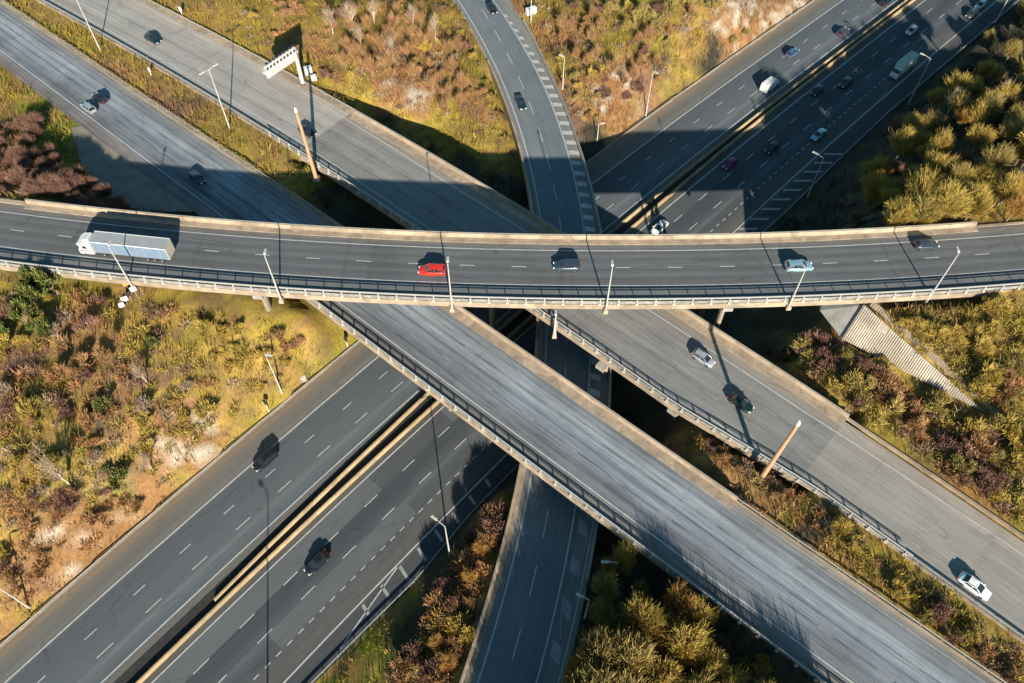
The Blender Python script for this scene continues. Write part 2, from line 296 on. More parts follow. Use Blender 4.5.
# ------------------------------------------------------------------ terrain
# (pixel x, pixel y, height, ground class)  classes: G grass, Y dry yellow grass, R rust scrub, P purple scrub, W chalk, D dark litter and shade painted into the ground, E green
TP = [
 # top left beyond B1
 (0,100,12.4,'Y'),(40,120,12.4,'E'),(60,140,12.3,'E'),(50,128,12.3,'E'),(28,105,12.3,'E'),(70,152,12.3,'E'),(12,90,12.3,'G'),(80,165,12.3,'E'),(20,140,13,'R'),(60,180,15,'P'),(0,170,16,'P'),(0,195,19,'R'),(60,203,19,'P'),(110,190,15,'D'),(130,200,13.5,'D'),(150,205,12.6,'D'),(190,212,10,'D'),(230,216,7,'D'),
 # median upper left
 (100,20,12.4,'Y'),(50,10,12.4,'Y'),(150,75,12.4,'R'),(180,100,12.3,'P'),(220,125,12.3,'R'),(250,150,12.2,'Y'),(300,175,11.5,'E'),(330,195,9,'D'),(370,215,6.6,'D'),(410,228,3,'D'),
 # top centre
 (230,10,13.5,'Y'),(280,10,14.5,'G'),(340,10,14.5,'G'),(400,5,14,'Y'),(450,5,10,'Y'),(300,60,13,'R'),(350,70,13,'R'),(320,90,12.5,'R'),(400,60,12,'R'),(440,50,10,'R'),(480,80,7.6,'Y'),(370,95,11.5,'Y'),(400,110,10,'Y'),(440,110,8.5,'G'),(470,110,7.5,'R'),(500,120,6.8,'Y'),(430,135,5.2,'Y'),(490,145,5.6,'Y'),(510,150,5.8,'R'),(460,160,4.6,'D'),(500,180,4,'D'),(525,190,4.2,'D'),(420,150,4.5,'D'),(350,110,8.5,'R'),(380,125,6.0,'D'),(545,215,3,'D'),(405,88,12,'W'),(385,80,12.5,'W'),
 # right of K, top
 (520,5,7.5,'R'),(560,15,8.5,'R'),(600,10,10,'G'),(650,10,11,'G'),(700,5,10,'Y'),(740,5,9,'W'),(780,5,4.5,'W'),(800,0,1.5,'W'),(560,50,7.2,'R'),(555,75,7,'R'),(600,50,9,'Y'),(640,30,10,'G'),(660,25,10.5,'G'),(690,30,8.5,'Y'),(720,20,7.5,'W'),(750,18,4.5,'W'),(600,80,8,'Y'),(640,70,7.5,'R'),(670,60,6,'D'),(650,90,4.5,'P'),(680,75,2.8,'P'),(710,50,3.2,'D'),(590,110,5.5,'R'),(580,130,4.4,'P'),(600,95,6.5,'W'),(608,110,4.8,'W'),(618,122,2.2,'W'),(625,75,7,'W'),(655,60,7.2,'W'),(600,140,2.0,'D'),(610,150,.3,'D'),(588,160,2,'D'),(598,172,.2,'D'),(730,35,3,'W'),(760,20,3,'W'),
 # right wood bank
 (860,190,4,'D'),(820,215,2.5,'D'),(850,225,8,'D'),(880,160,9,'D'),(900,130,9,'D'),(930,100,9,'D'),(960,60,7,'D'),(1000,20,8,'D'),(1020,0,6,'D'),(900,200,16,'D'),(940,170,16.5,'D'),(980,130,16.5,'D'),(1020,90,16,'D'),(890,222,17.5,'D'),(940,215,19,'R'),(990,212,19.7,'G'),(1020,205,19.7,'G'),(960,190,17,'D'),(1010,170,17.5,'D'),(1020,140,16,'D'),(790,222,.8,'D'),
 # left field between C and A
 (5,275,18.5,'E'),(40,282,17.5,'E'),(80,285,16.5,'G'),(133,303,14.5,'Y'),(180,300,14,'Y'),(230,308,13,'G'),(268,318,12.8,'Y'),(300,312,12.4,'Y'),(325,328,12.2,'Y'),(345,338,11,'Y'),(0,320,17,'R'),(40,320,16.5,'R'),(90,330,15.5,'R'),(130,340,14.5,'Y'),(180,340,13,'G'),(230,350,11,'Y'),(280,350,9.5,'Y'),(320,355,7,'Y'),(350,350,4.5,'Y'),(335,368,1.5,'Y'),(300,393,1.6,'Y'),(280,390,3.2,'R'),(250,390,6,'R'),(200,380,10,'Y'),(150,380,12.5,'P'),(100,380,14.5,'Y'),(60,380,15.5,'G'),(0,370,16,'R'),(0,430,15.5,'G'),(40,430,14.5,'G'),(80,430,13.3,'G'),(110,415,12.8,'D'),(120,400,13,'P'),(150,410,11,'R'),(180,420,8.5,'R'),(200,400,8.5,'Y'),(230,415,5,'Y'),(250,425,1.8,'Y'),(235,440,1.2,'R'),(215,450,2,'R'),(190,455,3.8,'W'),(195,445,5.5,'W'),(205,448,3.6,'W'),(150,450,8,'R'),(120,470,9,'E'),(60,470,13,'G'),(0,480,14.5,'G'),(30,500,12.5,'G'),(70,500,10,'R'),(130,485,6.5,'R'),(160,475,5,'W'),(180,478,2,'R'),(150,502,1.8,'R'),(125,505,3.2,'W'),(105,520,3.4,'W'),(90,535,3.2,'W'),(100,550,1.2,'R'),(60,545,5,'W'),(70,530,6,'W'),(40,540,7.5,'W'),(20,520,10,'R'),(0,530,11.5,'Y'),(0,565,8,'Y'),(30,575,4.2,'R'),(50,590,1.4,'R'),(55,565,3.2,'W'),(20,610,1.4,'R'),(0,600,4,'Y'),(0,635,.8,'R'),(0,685,-.1,'R'),(110,345,15,'R'),(120,360,14,'P'),(85,310,16,'R'),(20,345,16.5,'P'),
  (88,541,3.0,'W'),(97,529,3.3,'W'),(112,515,3.4,'W'),(138,497,3.2,'W'),(148,488,3.8,'W'),(168,470,4.2,'W'),(178,463,4.2,'W'),(75,552,3.2,'W'),(122,512,1.8,'R'),(142,500,1.6,'R'),(166,482,1.8,'R'),(84,560,1.2,'R'),
 # green verge beside the lower left carriageway
 (243,438,.5,'E'),(262,422,.5,'E'),(282,405,.5,'E'),(303,387,.5,'E'),(322,371,.5,'E'),(340,357,.7,'E'),(225,452,.5,'R'),
 # bottom, between A2 and K
 (350,683,1.2,'E'),(375,650,1,'E'),(385,630,.8,'E'),(400,670,1.8,'D'),(420,640,1.5,'D'),(430,600,1,'D'),(450,570,.7,'D'),(470,540,.5,'D'),(440,680,4.0,'D'),(460,650,4.8,'R'),(470,600,4.8,'R'),(480,560,4.5,'G'),(490,530,3.8,'P'),(495,500,2,'P'),(500,480,1,'D'),(470,500,.4,'D'),(455,683,5.5,'R'),(478,580,5.8,'G'),
 # under the crossings, ground level
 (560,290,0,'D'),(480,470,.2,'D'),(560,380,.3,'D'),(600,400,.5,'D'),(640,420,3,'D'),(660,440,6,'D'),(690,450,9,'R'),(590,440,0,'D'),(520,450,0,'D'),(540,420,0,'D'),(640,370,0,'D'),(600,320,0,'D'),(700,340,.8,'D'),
 # median B1/B2 lower right
 (715,462,11.5,'R'),(740,455,12.2,'Y'),(760,490,12.3,'R'),(790,500,12.3,'G'),(820,530,12.3,'D'),(850,550,12.3,'G'),(880,560,12.3,'R'),(900,590,12.3,'G'),(930,600,12.3,'D'),(960,630,12.3,'R'),(1000,660,12.3,'R'),(1020,680,12.3,'R'),(940,625,12.3,'Y'),
 # triangle right of K, bottom
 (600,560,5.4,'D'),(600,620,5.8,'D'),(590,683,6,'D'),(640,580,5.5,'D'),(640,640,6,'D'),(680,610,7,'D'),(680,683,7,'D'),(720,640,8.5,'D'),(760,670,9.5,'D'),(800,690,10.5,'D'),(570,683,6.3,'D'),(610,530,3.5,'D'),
 # right, between B2 and C
 (720,325,1,'D'),(740,335,2.5,'D'),(760,345,6,'D'),(790,360,8,'D'),(770,330,4,'D'),(800,330,7,'D'),(830,345,11.5,'R'),(810,370,10.5,'R'),(830,395,11.8,'R'),(850,360,13.5,'R'),(870,380,13.2,'G'),(900,400,13.2,'R'),(880,420,12.4,'G'),(930,420,13.2,'P'),(960,440,13.5,'G'),(920,450,12.6,'G'),(960,480,12.4,'R'),(1000,480,13.2,'D'),(1000,510,12.4,'G'),(1020,450,14.5,'D'),(1000,430,15.5,'G'),(985,418,14.6,'R'),(842,343,13.0,'W'),(900,380,13.4,'R'),(940,402,13.8,'P'),
 (870,303,18.6,'R'),(900,300,19,'R'),(950,295,19,'Y'),(1020,285,19.3,'Y'),(900,330,18.2,'Y'),(930,350,17.6,'G'),(980,350,17.8,'Y'),(1020,350,17.8,'G'),(960,380,16.8,'G'),(1000,400,16.5,'Y'),(1020,400,16.5,'Y'),(890,322,18.2,'R'),(925,353,17.2,'R'),(960,384,16.2,'R'),
]
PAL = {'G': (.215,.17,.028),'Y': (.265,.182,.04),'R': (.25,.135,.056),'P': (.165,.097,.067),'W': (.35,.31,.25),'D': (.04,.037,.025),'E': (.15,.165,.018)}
cx_, cz_ = [], []
for px, py, z, c in TP:
    x, y = at(px, py, z); cx_.append((x, y)); cz_.append(z)
def addc(rd, a0, a1, offs, z, step=9):
    for a in np.arange(a0, a1, step):
        for o in offs:
            p = rd.P(np.array([a]), O(o, np.array([a])))[0]; cx_.append(tuple(p)); cz_.append(z)
addc(A, -70, 330, (5.6,), -.1); addc(A, -70, 330, (-13,), -.2, 20); addc(A, -70, 45, (-36.8,), -.1); addc(A, 45, 330, (-37.5,), -.1)
kB1s = kB1
addc(B1, -60, 98, (-4.2,), 12.35); addc(B1, -60, 92, (lin(13.2, kB1),), 12.35); addc(B1, 190, 300, (14,), 12.35); addc(B1, 192, 300, (-8,), 8.0, 12)
addc(B2, -60, 62, (0.6,), 12.35); addc(B2, -60, 88, (B2sw,), 12.35); addc(B2, 188, 300, (.8,), 12.35); addc(B2, 174, 300, (B2sw,), 12.35)
addc(C, -70, 8, (3.6, -12.4), 20.3); addc(C, 174, 260, (3.8,), 20.3); addc(C, 160, 175, (-12.6,), 18.9, 6); addc(C, 180, 260, (-12.6,), 20.2)
addc(K, -40, 28, (-1.5, 12), 6.3); addc(K, 146, 230, (-2.4,), 6.2); addc(K, 146, 230, (12,), 6.2)
cx_ = np.array(cx_); cz_ = np.array(cz_, float)
# far anchors so the sheet settles down
far = [(math.cos(t)*r+20, math.sin(t)*r+110) for r in (420, 800) for t in np.linspace(0, 2*math.pi, 14, endpoint=False)]
cx_ = np.vstack([cx_, far]); cz_ = np.concatenate([cz_, np.full(len(far), 10.)])
Dm = np.hypot(cx_[:, None, 0]-cx_[None, :, 0], cx_[:, None, 1]-cx_[None, :, 1])
zm = cz_.mean(); wts = np.linalg.solve(Dm-np.eye(len(cx_))*1.2, cz_-zm)
gx = np.concatenate([-np.geomspace(3000, 186, 14), np.arange(-180, 200.1, 1.5), np.geomspace(206, 3000, 14)])
gy = np.concatenate([-np.geomspace(3000, 30, 14), np.arange(-20, 262, 1.5), np.geomspace(268, 4000, 16)])
GX, GY = np.meshgrid(gx, gy)
def rbf(x, y):
    x = x.ravel(); y = y.ravel(); out = np.empty(len(x))
    for i in range(0, len(x), 4000):
        dd = np.hypot(x[i:i+4000, None]-cx_[None, :, 0], y[i:i+4000, None]-cx_[None, :, 1]); out[i:i+4000] = dd@wts+zm
    return out
GZ = rbf(GX, GY).reshape(GX.shape)
fard = np.maximum(0, np.hypot(GX-10, GY-110)-300)/300
GZ = GZ*np.exp(-fard**2)+10*(1-np.exp(-fard**2)); GZ = np.clip(GZ, -.2, 21.5)
bump = (fbm(GX/7, GY/7, 4, 3)-.5)*1.6+(fbm(GX/2, GY/2, 3, 9)-.5)*.7
roadmask = np.zeros_like(GX)
def corridor(rd, a0, a1, o0, o1, z, hard=True, marg=1.0):
    global GZ, roadmask
    a, o = rd.so(GX, GY); lo = np.minimum(O(o0, a), O(o1, a))-marg; hi = np.maximum(O(o0, a), O(o1, a))+marg
    m = (a > a0) & (a < a1) & (o > lo) & (o < hi)
    GZ = np.where(m, z if hard else np.minimum(GZ, z), GZ)
    if hard: roadmask[m] = 1
    return m
A2out = [(-80, -35.0), (0, -35.5), (30, -35.8), (52, -36.6), (66, -35.5), (80, -35.5), (165, -36), (210, -34), (330, -33)]
GZ = GZ+bump*.8
corridor(B1, -400, 104, lin(13.6, kB1), -3.4, 12.3); corridor(B1, 186, 400, 13.8, -3.4, 12.3)
corridor(B2, -400, 76, .3, B2sw, 12.3); corridor(B2, 184, 400, .6, B2sw, 12.3)
corridor(C, -400, 9, 3.2, -12.2, 20.3); corridor(C, 172, 400, 3.2, -12.2, 20.3)
corridor(K, -400, 32, -1.2, 11.6, 6.3); corridor(K, 146, 400, -2.4, 12.4, 6.3)
corridor(B1, 95, 190, 14, -3.4, 9.5, False); corridor(B2, 70, 188, .5, B2sw, 9.5, False); corridor(C, 5, 176, 3.5, -12.2, 17.6, False)
corridor(K, 28, 150, -2.4, 12.4, 4.6, False)
corridor(A, -400, 600, 4.8, A2out, -.12, True, 1.3)
def in_poly(P, X, Y):
    c = np.zeros(X.shape, bool); j = len(P)-1
    for i in range(len(P)):
        (xi, yi), (xj, yj) = P[i], P[j]
        c ^= ((yi > Y) != (yj > Y)) & (X < (xj-xi)*(Y-yi)/(yj-yi+1e-9)+xi); j = i
    return c
def grow(P, d):
    c = np.mean(P, 0); return [tuple(np.array(p)+(np.array(p)-c)/np.hypot(*(np.array(p)-c))*d) for p in P]
LAYBY = [at(*p, 12.33) for p in ((70,128),(88,125),(152,172),(205,212),(135,212),(105,196),(82,165))]
GZ = np.where(in_poly(grow(LAYBY, 1.5), GX, GY), 12.3, GZ)
PV1 = np.array((*at(864, 305, 18.6), 18.7)); PV2 = np.array((*at(842, 339, 13.4), 13.5)); PV3 = np.array((*at(986, 414, 15.0), 15.2))
pn = np.cross(PV2-PV1, PV3-PV1); pz = PV1[2]-(pn[0]*(GX-PV1[0])+pn[1]*(GY-PV1[1]))/pn[2]
GZ = np.where(in_poly(grow([PV1[:2], PV2[:2], PV3[:2]], 3.4), GX, GY), np.minimum(GZ, pz-.5), GZ)
gxi, gyi = gx, gy
def tz(x, y):
    x = np.atleast_1d(np.asarray(x, float)); y = np.atleast_1d(np.asarray(y, float))
    i = np.clip(np.searchsorted(gx, x)-1, 0, len(gx)-2); j = np.clip(np.searchsorted(gy, y)-1, 0, len(gy)-2)
    u = (x-gx[i])/(gx[i+1]-gx[i]); v = (y-gy[j])/(gy[j+1]-gy[j])
    return GZ[j, i]*(1-u)*(1-v)+GZ[j, i+1]*u*(1-v)+GZ[j+1, i]*(1-u)*v+GZ[j+1, i+1]*u*v
def tground(px, py):
    for z in np.arange(22, -1, -.2):
        p = at(px, py, z)
        if tz(*p)[0] >= z-.1: return (p[0], p[1], float(tz(*p)[0]))
    p = at(px, py, 0); return (p[0], p[1], 0)
cls = list(PAL); PC = np.array([PAL[c] for c in cls]); tpx = np.array([at(p[0], p[1], p[2]) for p in TP]); tcl = np.array([cls.index(p[3]) for p in TP])
def zone(x, y):
    """albedo of the ground cover at world points"""
    x = np.asarray(x, float); y = np.asarray(y, float); sh = x.shape; x = x.ravel(); y = y.ravel()
    wx = x+(fbm(x/9, y/9, 3, 21)-.5)*11; wy = y+(fbm(x/9, y/9, 3, 57)-.5)*11; out = np.zeros((len(x), 3))
    for i in range(0, len(x), 8000):
        dd = np.hypot(wx[i:i+8000, None]-tpx[None, :, 0], wy[i:i+8000, None]-tpx[None, :, 1]); w = 1/(dd+.8)**4
        w *= np.where(tcl == cls.index('W'), .55, 1.)[None, :]
        out[i:i+8000] = (w@PC[tcl])/w.sum(1, keepdims=True)
    n1 = fbm(x/3.1, y/3.1, 4, 33); n2 = fbm(x/1.1, y/1.1, 3, 71); n3 = fbm(x/12, y/12, 3, 91)
    rust = np.array(PAL['R']); purp = np.array(PAL['P']); yel = np.array(PAL['Y']); grn = np.array(PAL['G'])
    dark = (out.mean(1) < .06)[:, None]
    chalk = out.mean(1) > .175; tc = np.clip((out.mean(1)-.255)/.08+(n1-.5)*3.4+(n2-.56)*3.6, 0, .9)[:, None]; out = np.where(chalk[:, None], np.array(PAL['W'])*tc+rust*.9*(1-tc), out)
    t = np.clip((n1-.52)*5, 0, .75)[:, None]; o2 = out*(1-t)+rust*t
    t = np.clip((n3-.50)*6, 0, .7)[:, None]; o2 = o2*(1-t)+grn*t
    t = np.clip((.42-n1)*5, 0, .6)[:, None]; o2 = o2*(1-t)+purp*t*.8
    t = np.clip((n2-.62)*6, 0, .5)[:, None]; o2 = o2*(1-t)+yel*1.25*t
    n4 = fbm(x/1.9, y/1.9, 3, 131); t = np.clip((.40-n4)*6, 0, .4)[:, None]; o2 = o2*(1-t)+np.array(PAL['P'])*.6*t
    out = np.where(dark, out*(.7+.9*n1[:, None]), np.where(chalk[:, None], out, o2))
    out *= (.72+.56*n2)[:, None]
    return out.reshape(*sh, 3)
ny_, nx_ = GX.shape
me = bpy.data.meshes.new('ground'); V = np.stack([GX, GY, GZ], -1).reshape(-1, 3)
idx = np.arange(ny_*nx_).reshape(ny_, nx_); Q = np.stack([idx[:-1, :-1], idx[:-1, 1:], idx[1:, 1:], idx[1:, :-1]], -1).reshape(-1, 4)
me.vertices.add(len(V)); me.vertices.foreach_set('co', V.ravel()); me.loops.add(Q.size); me.loops.foreach_set('vertex_index', Q.ravel())
me.polygons.add(len(Q)); me.polygons.foreach_set('loop_start', np.arange(0, Q.size, 4)); me.polygons.foreach_set('loop_total', np.full(len(Q), 4)); me.update(calc_edges=True)
me.polygons.foreach_set('use_smooth', np.ones(len(Q), bool))
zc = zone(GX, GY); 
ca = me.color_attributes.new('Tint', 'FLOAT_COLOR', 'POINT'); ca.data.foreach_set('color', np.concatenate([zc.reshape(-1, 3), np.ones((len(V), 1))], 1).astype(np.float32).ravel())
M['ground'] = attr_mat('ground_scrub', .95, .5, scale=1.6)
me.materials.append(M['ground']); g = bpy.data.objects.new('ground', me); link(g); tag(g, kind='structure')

# ------------------------------------------------------------------ road surfaces and markings
def road_obj(name, mb, mat): return tag(mb.build(name, mat), kind='structure')
def marks(parent, items, name='lane_marking', mat='white2'):
    mb = MB()
    for fn in items: fn(mb)
    o = mb.build(name, M[mat], parent); return o
def line(rd, off, a0, a1, z, w=.2):
    return lambda mb: strip(mb, rd, a0, a1, [(q[0], q[1]-w/2) for q in off] if isinstance(off, list) else off-w/2, [(q[0], q[1]+w/2) for q in off] if isinstance(off, list) else off+w/2, z)
def dashes(rd, off, a0, a1, z, phase, L=2.2, P_=9.0, w=.17):
    def f(mb):
        a = phase+math.ceil((a0-phase)/P_)*P_
        while a < a1:
            o0 = float(O(off, np.array([a]))[0]); strip(mb, rd, a-L/2, a+L/2, o0-w/2, o0+w/2, z, step=L)
            a += P_
    return f
SH = (.155, .128, .105)       # buff hard shoulder
def c3(v, b=1.0): return (v, v*1.0, v*b)
# --- bottom motorway
lane = (.085, .094, .101); lane2 = (.12, .128, .132)
mA1 = asphalt('asphalt_cutting_west', -13.6, 5.4, [(-13.6,(0.110,0.101,0.088)),(-11.5,(0.118,0.110,0.097)),(-11.1,lane),(-9.2,(0.101,0.110,0.114)),(-8.6,(0.130,0.134,0.134)),(-7.9,(0.093,0.101,0.105)),(-5,(0.088,0.097,0.101)),(-3.8,(0.082,0.090,0.097)),(-.5,(0.074,0.082,0.089)),(.1,(0.105,0.102,0.097)),(1.0,(0.143,0.134,0.122)),(1.6,(0.118,0.110,0.097)),(3.6,(0.138,0.122,0.101)),(4.4,(0.202,0.138,0.088)),(5.2,(0.160,0.138,0.110))], .10, blot=.06)
mb = MB(); strip(mb, A, -90, 340, lin(-13.6, kA), lin(5.0, [(a, 1) for a, v in kA]), 0.0, (-13.6, 5.2)); rA1 = road_obj('motorway_road', mb, mA1)
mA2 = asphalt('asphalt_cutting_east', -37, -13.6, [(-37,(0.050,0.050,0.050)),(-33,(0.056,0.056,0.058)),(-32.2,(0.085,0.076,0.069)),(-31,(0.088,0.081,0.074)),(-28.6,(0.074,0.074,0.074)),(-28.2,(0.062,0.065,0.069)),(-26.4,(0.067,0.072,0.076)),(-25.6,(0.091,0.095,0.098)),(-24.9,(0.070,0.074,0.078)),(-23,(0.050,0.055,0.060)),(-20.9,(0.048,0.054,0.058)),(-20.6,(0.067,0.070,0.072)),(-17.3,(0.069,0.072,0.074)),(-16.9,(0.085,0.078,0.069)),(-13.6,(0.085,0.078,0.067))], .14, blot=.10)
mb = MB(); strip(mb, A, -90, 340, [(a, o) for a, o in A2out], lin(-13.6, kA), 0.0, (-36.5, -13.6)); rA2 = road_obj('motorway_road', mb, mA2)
MA = .012
marks(rA1, [line(A, 0., -90, 340, MA, .26), line(A, lin(-11.2, kA), -90, 340, MA, .24), dashes(A, lin(-3.8, kA), -90, 340, MA, 12.3), dashes(A, lin(-7.6, kA), -90, 340, MA, 12.3, 3.0)])
gore = []
for i, a in enumerate(np.arange(43, 76, 4.2)):
    def hat(mb, a=a):
        w = float(np.interp(a, [36, 52, 62, 80], [1.2, 2.6, 2.2, 1.0])); p = A.P(np.array([a-.28, a+.28, a+.28-w*.25, a-.28-w*.25]), np.array([-32.7, -32.7, -32.7-w, -32.7-w])); mb.quad(*[(*q, MA) for q in p])
    gore.append(hat)
for i, a in enumerate(np.arange(132, 190, 4.2)):
    def hat(mb, a=a):
        p = A.P(np.array([a-.5, a+.4, a+3.4, a+2.5]), np.array([-31.3, -31.3, -34.2, -34.2])); mb.quad(*[(*q, MA) for q in p])
    gore.append(hat)
marks(rA2, [line(A, lin(-17.05, kA), -90, 340, MA, .24), line(A, lin(-32.2, kA), -90, 340, MA, .24), dashes(A, lin(-20.8, kA), -90, 340, MA, 11.3, 3.0), dashes(A, lin(-24.7, kA), -90, 340, MA, 11.6, 3.0),
            dashes(A, lin(-28.4, kA), -60, 240, MA, 27, 1.1, 2.25), line(A, [(36,-35.0),(51,-32.5)], 36, 51, MA, .2)])
marks(rA2, gore, 'hatching', 'faded')
# pale resurfacing patches
mP = asphalt('asphalt_patch', -37, -13.6, [(-37,(.095,.098,.1)),(-13.6,(.10,.102,.102))], .08, blot=.1)
mb = MB(); strip(mb, A, 8, 59, -20.75, -17.3, .005); strip(mb, A, 30, 60, -28.2, -24.9, .005); strip(mb, A, 77, 82, -20.6, -17.3, .005); strip(mb, A, 76, 83, -28.1, -24.9, .005)
o = mb.build('asphalt_patch', mP, rA2)
# --- link road
mK = asphalt('asphalt_link', -1.6, 12, [(-1.6,(0.168,0.156,0.144)),(-.1,(0.168,0.168,0.162)),(.2,(0.138,0.150,0.156)),(2,(0.150,0.158,0.162)),(4,(0.132,0.144,0.150)),(6,(0.126,0.142,0.149)),(8.4,(0.120,0.132,0.138)),(8.9,(0.156,0.154,0.144)),(12,(0.204,0.186,0.162))], .15)
Kwr = [(-60, 8.2), (0, 8.3), (40, 9.0), (75, 8.6), (110, 8.0), (142, 7.9), (230, 8.1)]
Kout = [(-60, 12.2), (-10, 12.4), (10, 12.0), (32, 11.4), (60, 11.4), (80, 11.6), (130, 11.6), (230, 11.6)]
mb = MB(); strip(mb, K, -60, 230, -1.4, Kout, 6.5, None); rK = road_obj('link_road', mb, mK)
hk = []
def whatch(mb):
    for a in np.arange(10, 138, 3.1):
        w = float(np.interp(a, [10, 45, 60, 140], [.5, 2.2, 2.3, 1.6])); o0 = float(O(Kwr, np.array([a]))[0])+.25
        p = K.P(np.array([a-.6, a+.6, a+1.1, a-.1]), np.array([o0, o0, o0+w, o0+w])); mb.quad(*[(*q, 6.512) for q in p])
marks(rK, [line(K, 0., -60, 230, 6.512, .24), line(K, Kwr, -60, 230, 6.512, .24), dashes(K, lin(3.95, [(0,1.06),(60,1.03),(120,.92),(230,1)]), -60, 230, 6.512, 8, 4.6, 9.), line(K, [(138, 11.1), (170, 10.9)], 138, 170, 6.512, .15), whatch])
def khatch(mb):
    for a in np.arange(143, 166, 6.0):
        p = K.P(np.array([a-2.0, a+.3, a+1.2, a-1.0]), np.array([8.7, 8.8, 10.4, 10.2])); mb.quad(*[(*q, 6.512) for q in p])
marks(rK, [khatch], 'hatching', 'faded')
# --- B1 carriageway
mB1 = asphalt('asphalt_south_viaduct', -3, 14, [(-3,(0.146,0.129,0.118)),(-.5,(0.169,0.146,0.136)),(.1,(0.124,0.128,0.133)),(1.2,(0.152,0.158,0.169)),(2.2,(0.136,0.143,0.156)),(3.4,(0.169,0.178,0.192)),(4.6,(0.192,0.202,0.220)),(5.6,(0.169,0.180,0.197)),(6.8,(0.237,0.250,0.268)),(7.6,(0.214,0.225,0.242)),(8.6,(0.242,0.253,0.268)),(9.6,(0.192,0.201,0.212)),(10.8,(0.169,0.169,0.174)),(11.8,(0.158,0.152,0.146)),(12.4,(0.248,0.202,0.158)),(14,(0.282,0.225,0.169))], .42, seams=(3.75, 7.5, 1.8, 5.6, 9.6), seam_k=.55, blot=.2, bands=.1)
mb = MB(); strip(mb, B1, -70, 300, -2.8, lin(12.7, kB1), 12.5, (-2.8, 12.7)); rB1 = road_obj('motorway_road', mb, mB1)
MB_ = 12.512
marks(rB1, [line(B1, 0., -70, 300, MB_, .22), ])
marks(rB1, [line(B1, lin(11.5, kB1), -70, 300, MB_, .2), dashes(B1, lin(3.75, kB1), -70, 300, MB_, 3, 2.4), dashes(B1, lin(7.5, kB1), -70, 300, MB_, 5, 2.4)], 'worn_marking', 'faded')
# --- B2 carriageway (three surfacings end to end)
def b2stops(k, warm):
    warm += .055
    w = lambda v: (v*(1+warm), v, v*(1-warm))
    return [(-19, w(.16*k)), (-15.6, w(.14*k)), (-14, w(.15*k)), (-12, w(.135*k)), (-10.5, w(.165*k)), (-8, w(.14*k)), (-6.5, w(.165*k)), (-4.6, w(.145*k)), (-4.1, (.19*k, .16*k, .135*k)), (-1.6, (.21*k, .17*k, .135*k)), (0, (.28*k, .22*k, .16*k))]
segs = [(-70, 69, 1.75, .06), (69, 187, 1.22, .02), (187, 300, 1.5, .07)]
par = None
for i, (a0, a1, k, wm) in enumerate(segs):
    mb = MB(); strip(mb, B2, a0, a1, B2sw, -1.4, 12.5); m_ = asphalt('asphalt_north_viaduct', -18.5, 0, b2stops(k, wm), .2, seams=(-8.1, -11.8) if i < 2 else (), seam_k=.3, blot=.12, bands=.1)
    o = road_obj('motorway_road', mb, m_) if par is None else mb.build('resurfaced_section', m_, par)
    par = par or o
marks(par, [line(B2, B2wn, -70, 300, MB_, .22), line(B2, B2o(-11.4), -70, 300, MB_, .2)])
marks(par, [dashes(B2, B2o(-3.8), -70, 300, MB_, 195, 2.6), dashes(B2, B2o(-7.6), -70, 300, MB_, 195, 2.6)], 'worn_marking', 'faded')
# --- top road
mC = asphalt('asphalt_top_viaduct', -11.6, 3, [(-11.6,(.12,.12,.12)),(-8.2,(.13,.13,.13)),(-7.4,(.1,.1,.102)),(-6.4,(.088,.088,.09)),(-5.4,(.115,.115,.115)),(-4.4,(.085,.085,.087)),(-3.2,(.12,.12,.12)),(-2.2,(.09,.09,.092)),(-1.2,(.118,.118,.118)),(-.3,(.09,.09,.09)),(.2,(.115,.11,.105)),(1.2,(.15,.13,.115)),(3,(.15,.13,.12))], .16, blot=.1, bands=.15)
mb = MB(); strip(mb, C, -90, 290, -11.3, 2.2, 20.5); rC = road_obj('flyover_road', mb, mC)
marks(rC, [line(C, 0., -90, 290, 20.512, .2), line(C, -7.9, -90, 290, 20.512, .16), dashes(C, -3.85, -90, 290, 20.512, 95.5, 2.6)])

# lay-by and its kerb at the top left
mb = MB(); P = LAYBY
mb.face([(*p, 12.42) for p in P][::-1]); tag(mb.build('lay_by', flat('lay_by_surface', (.20, .17, .14), .9, var=.3, scale=.4)), kind='structure')

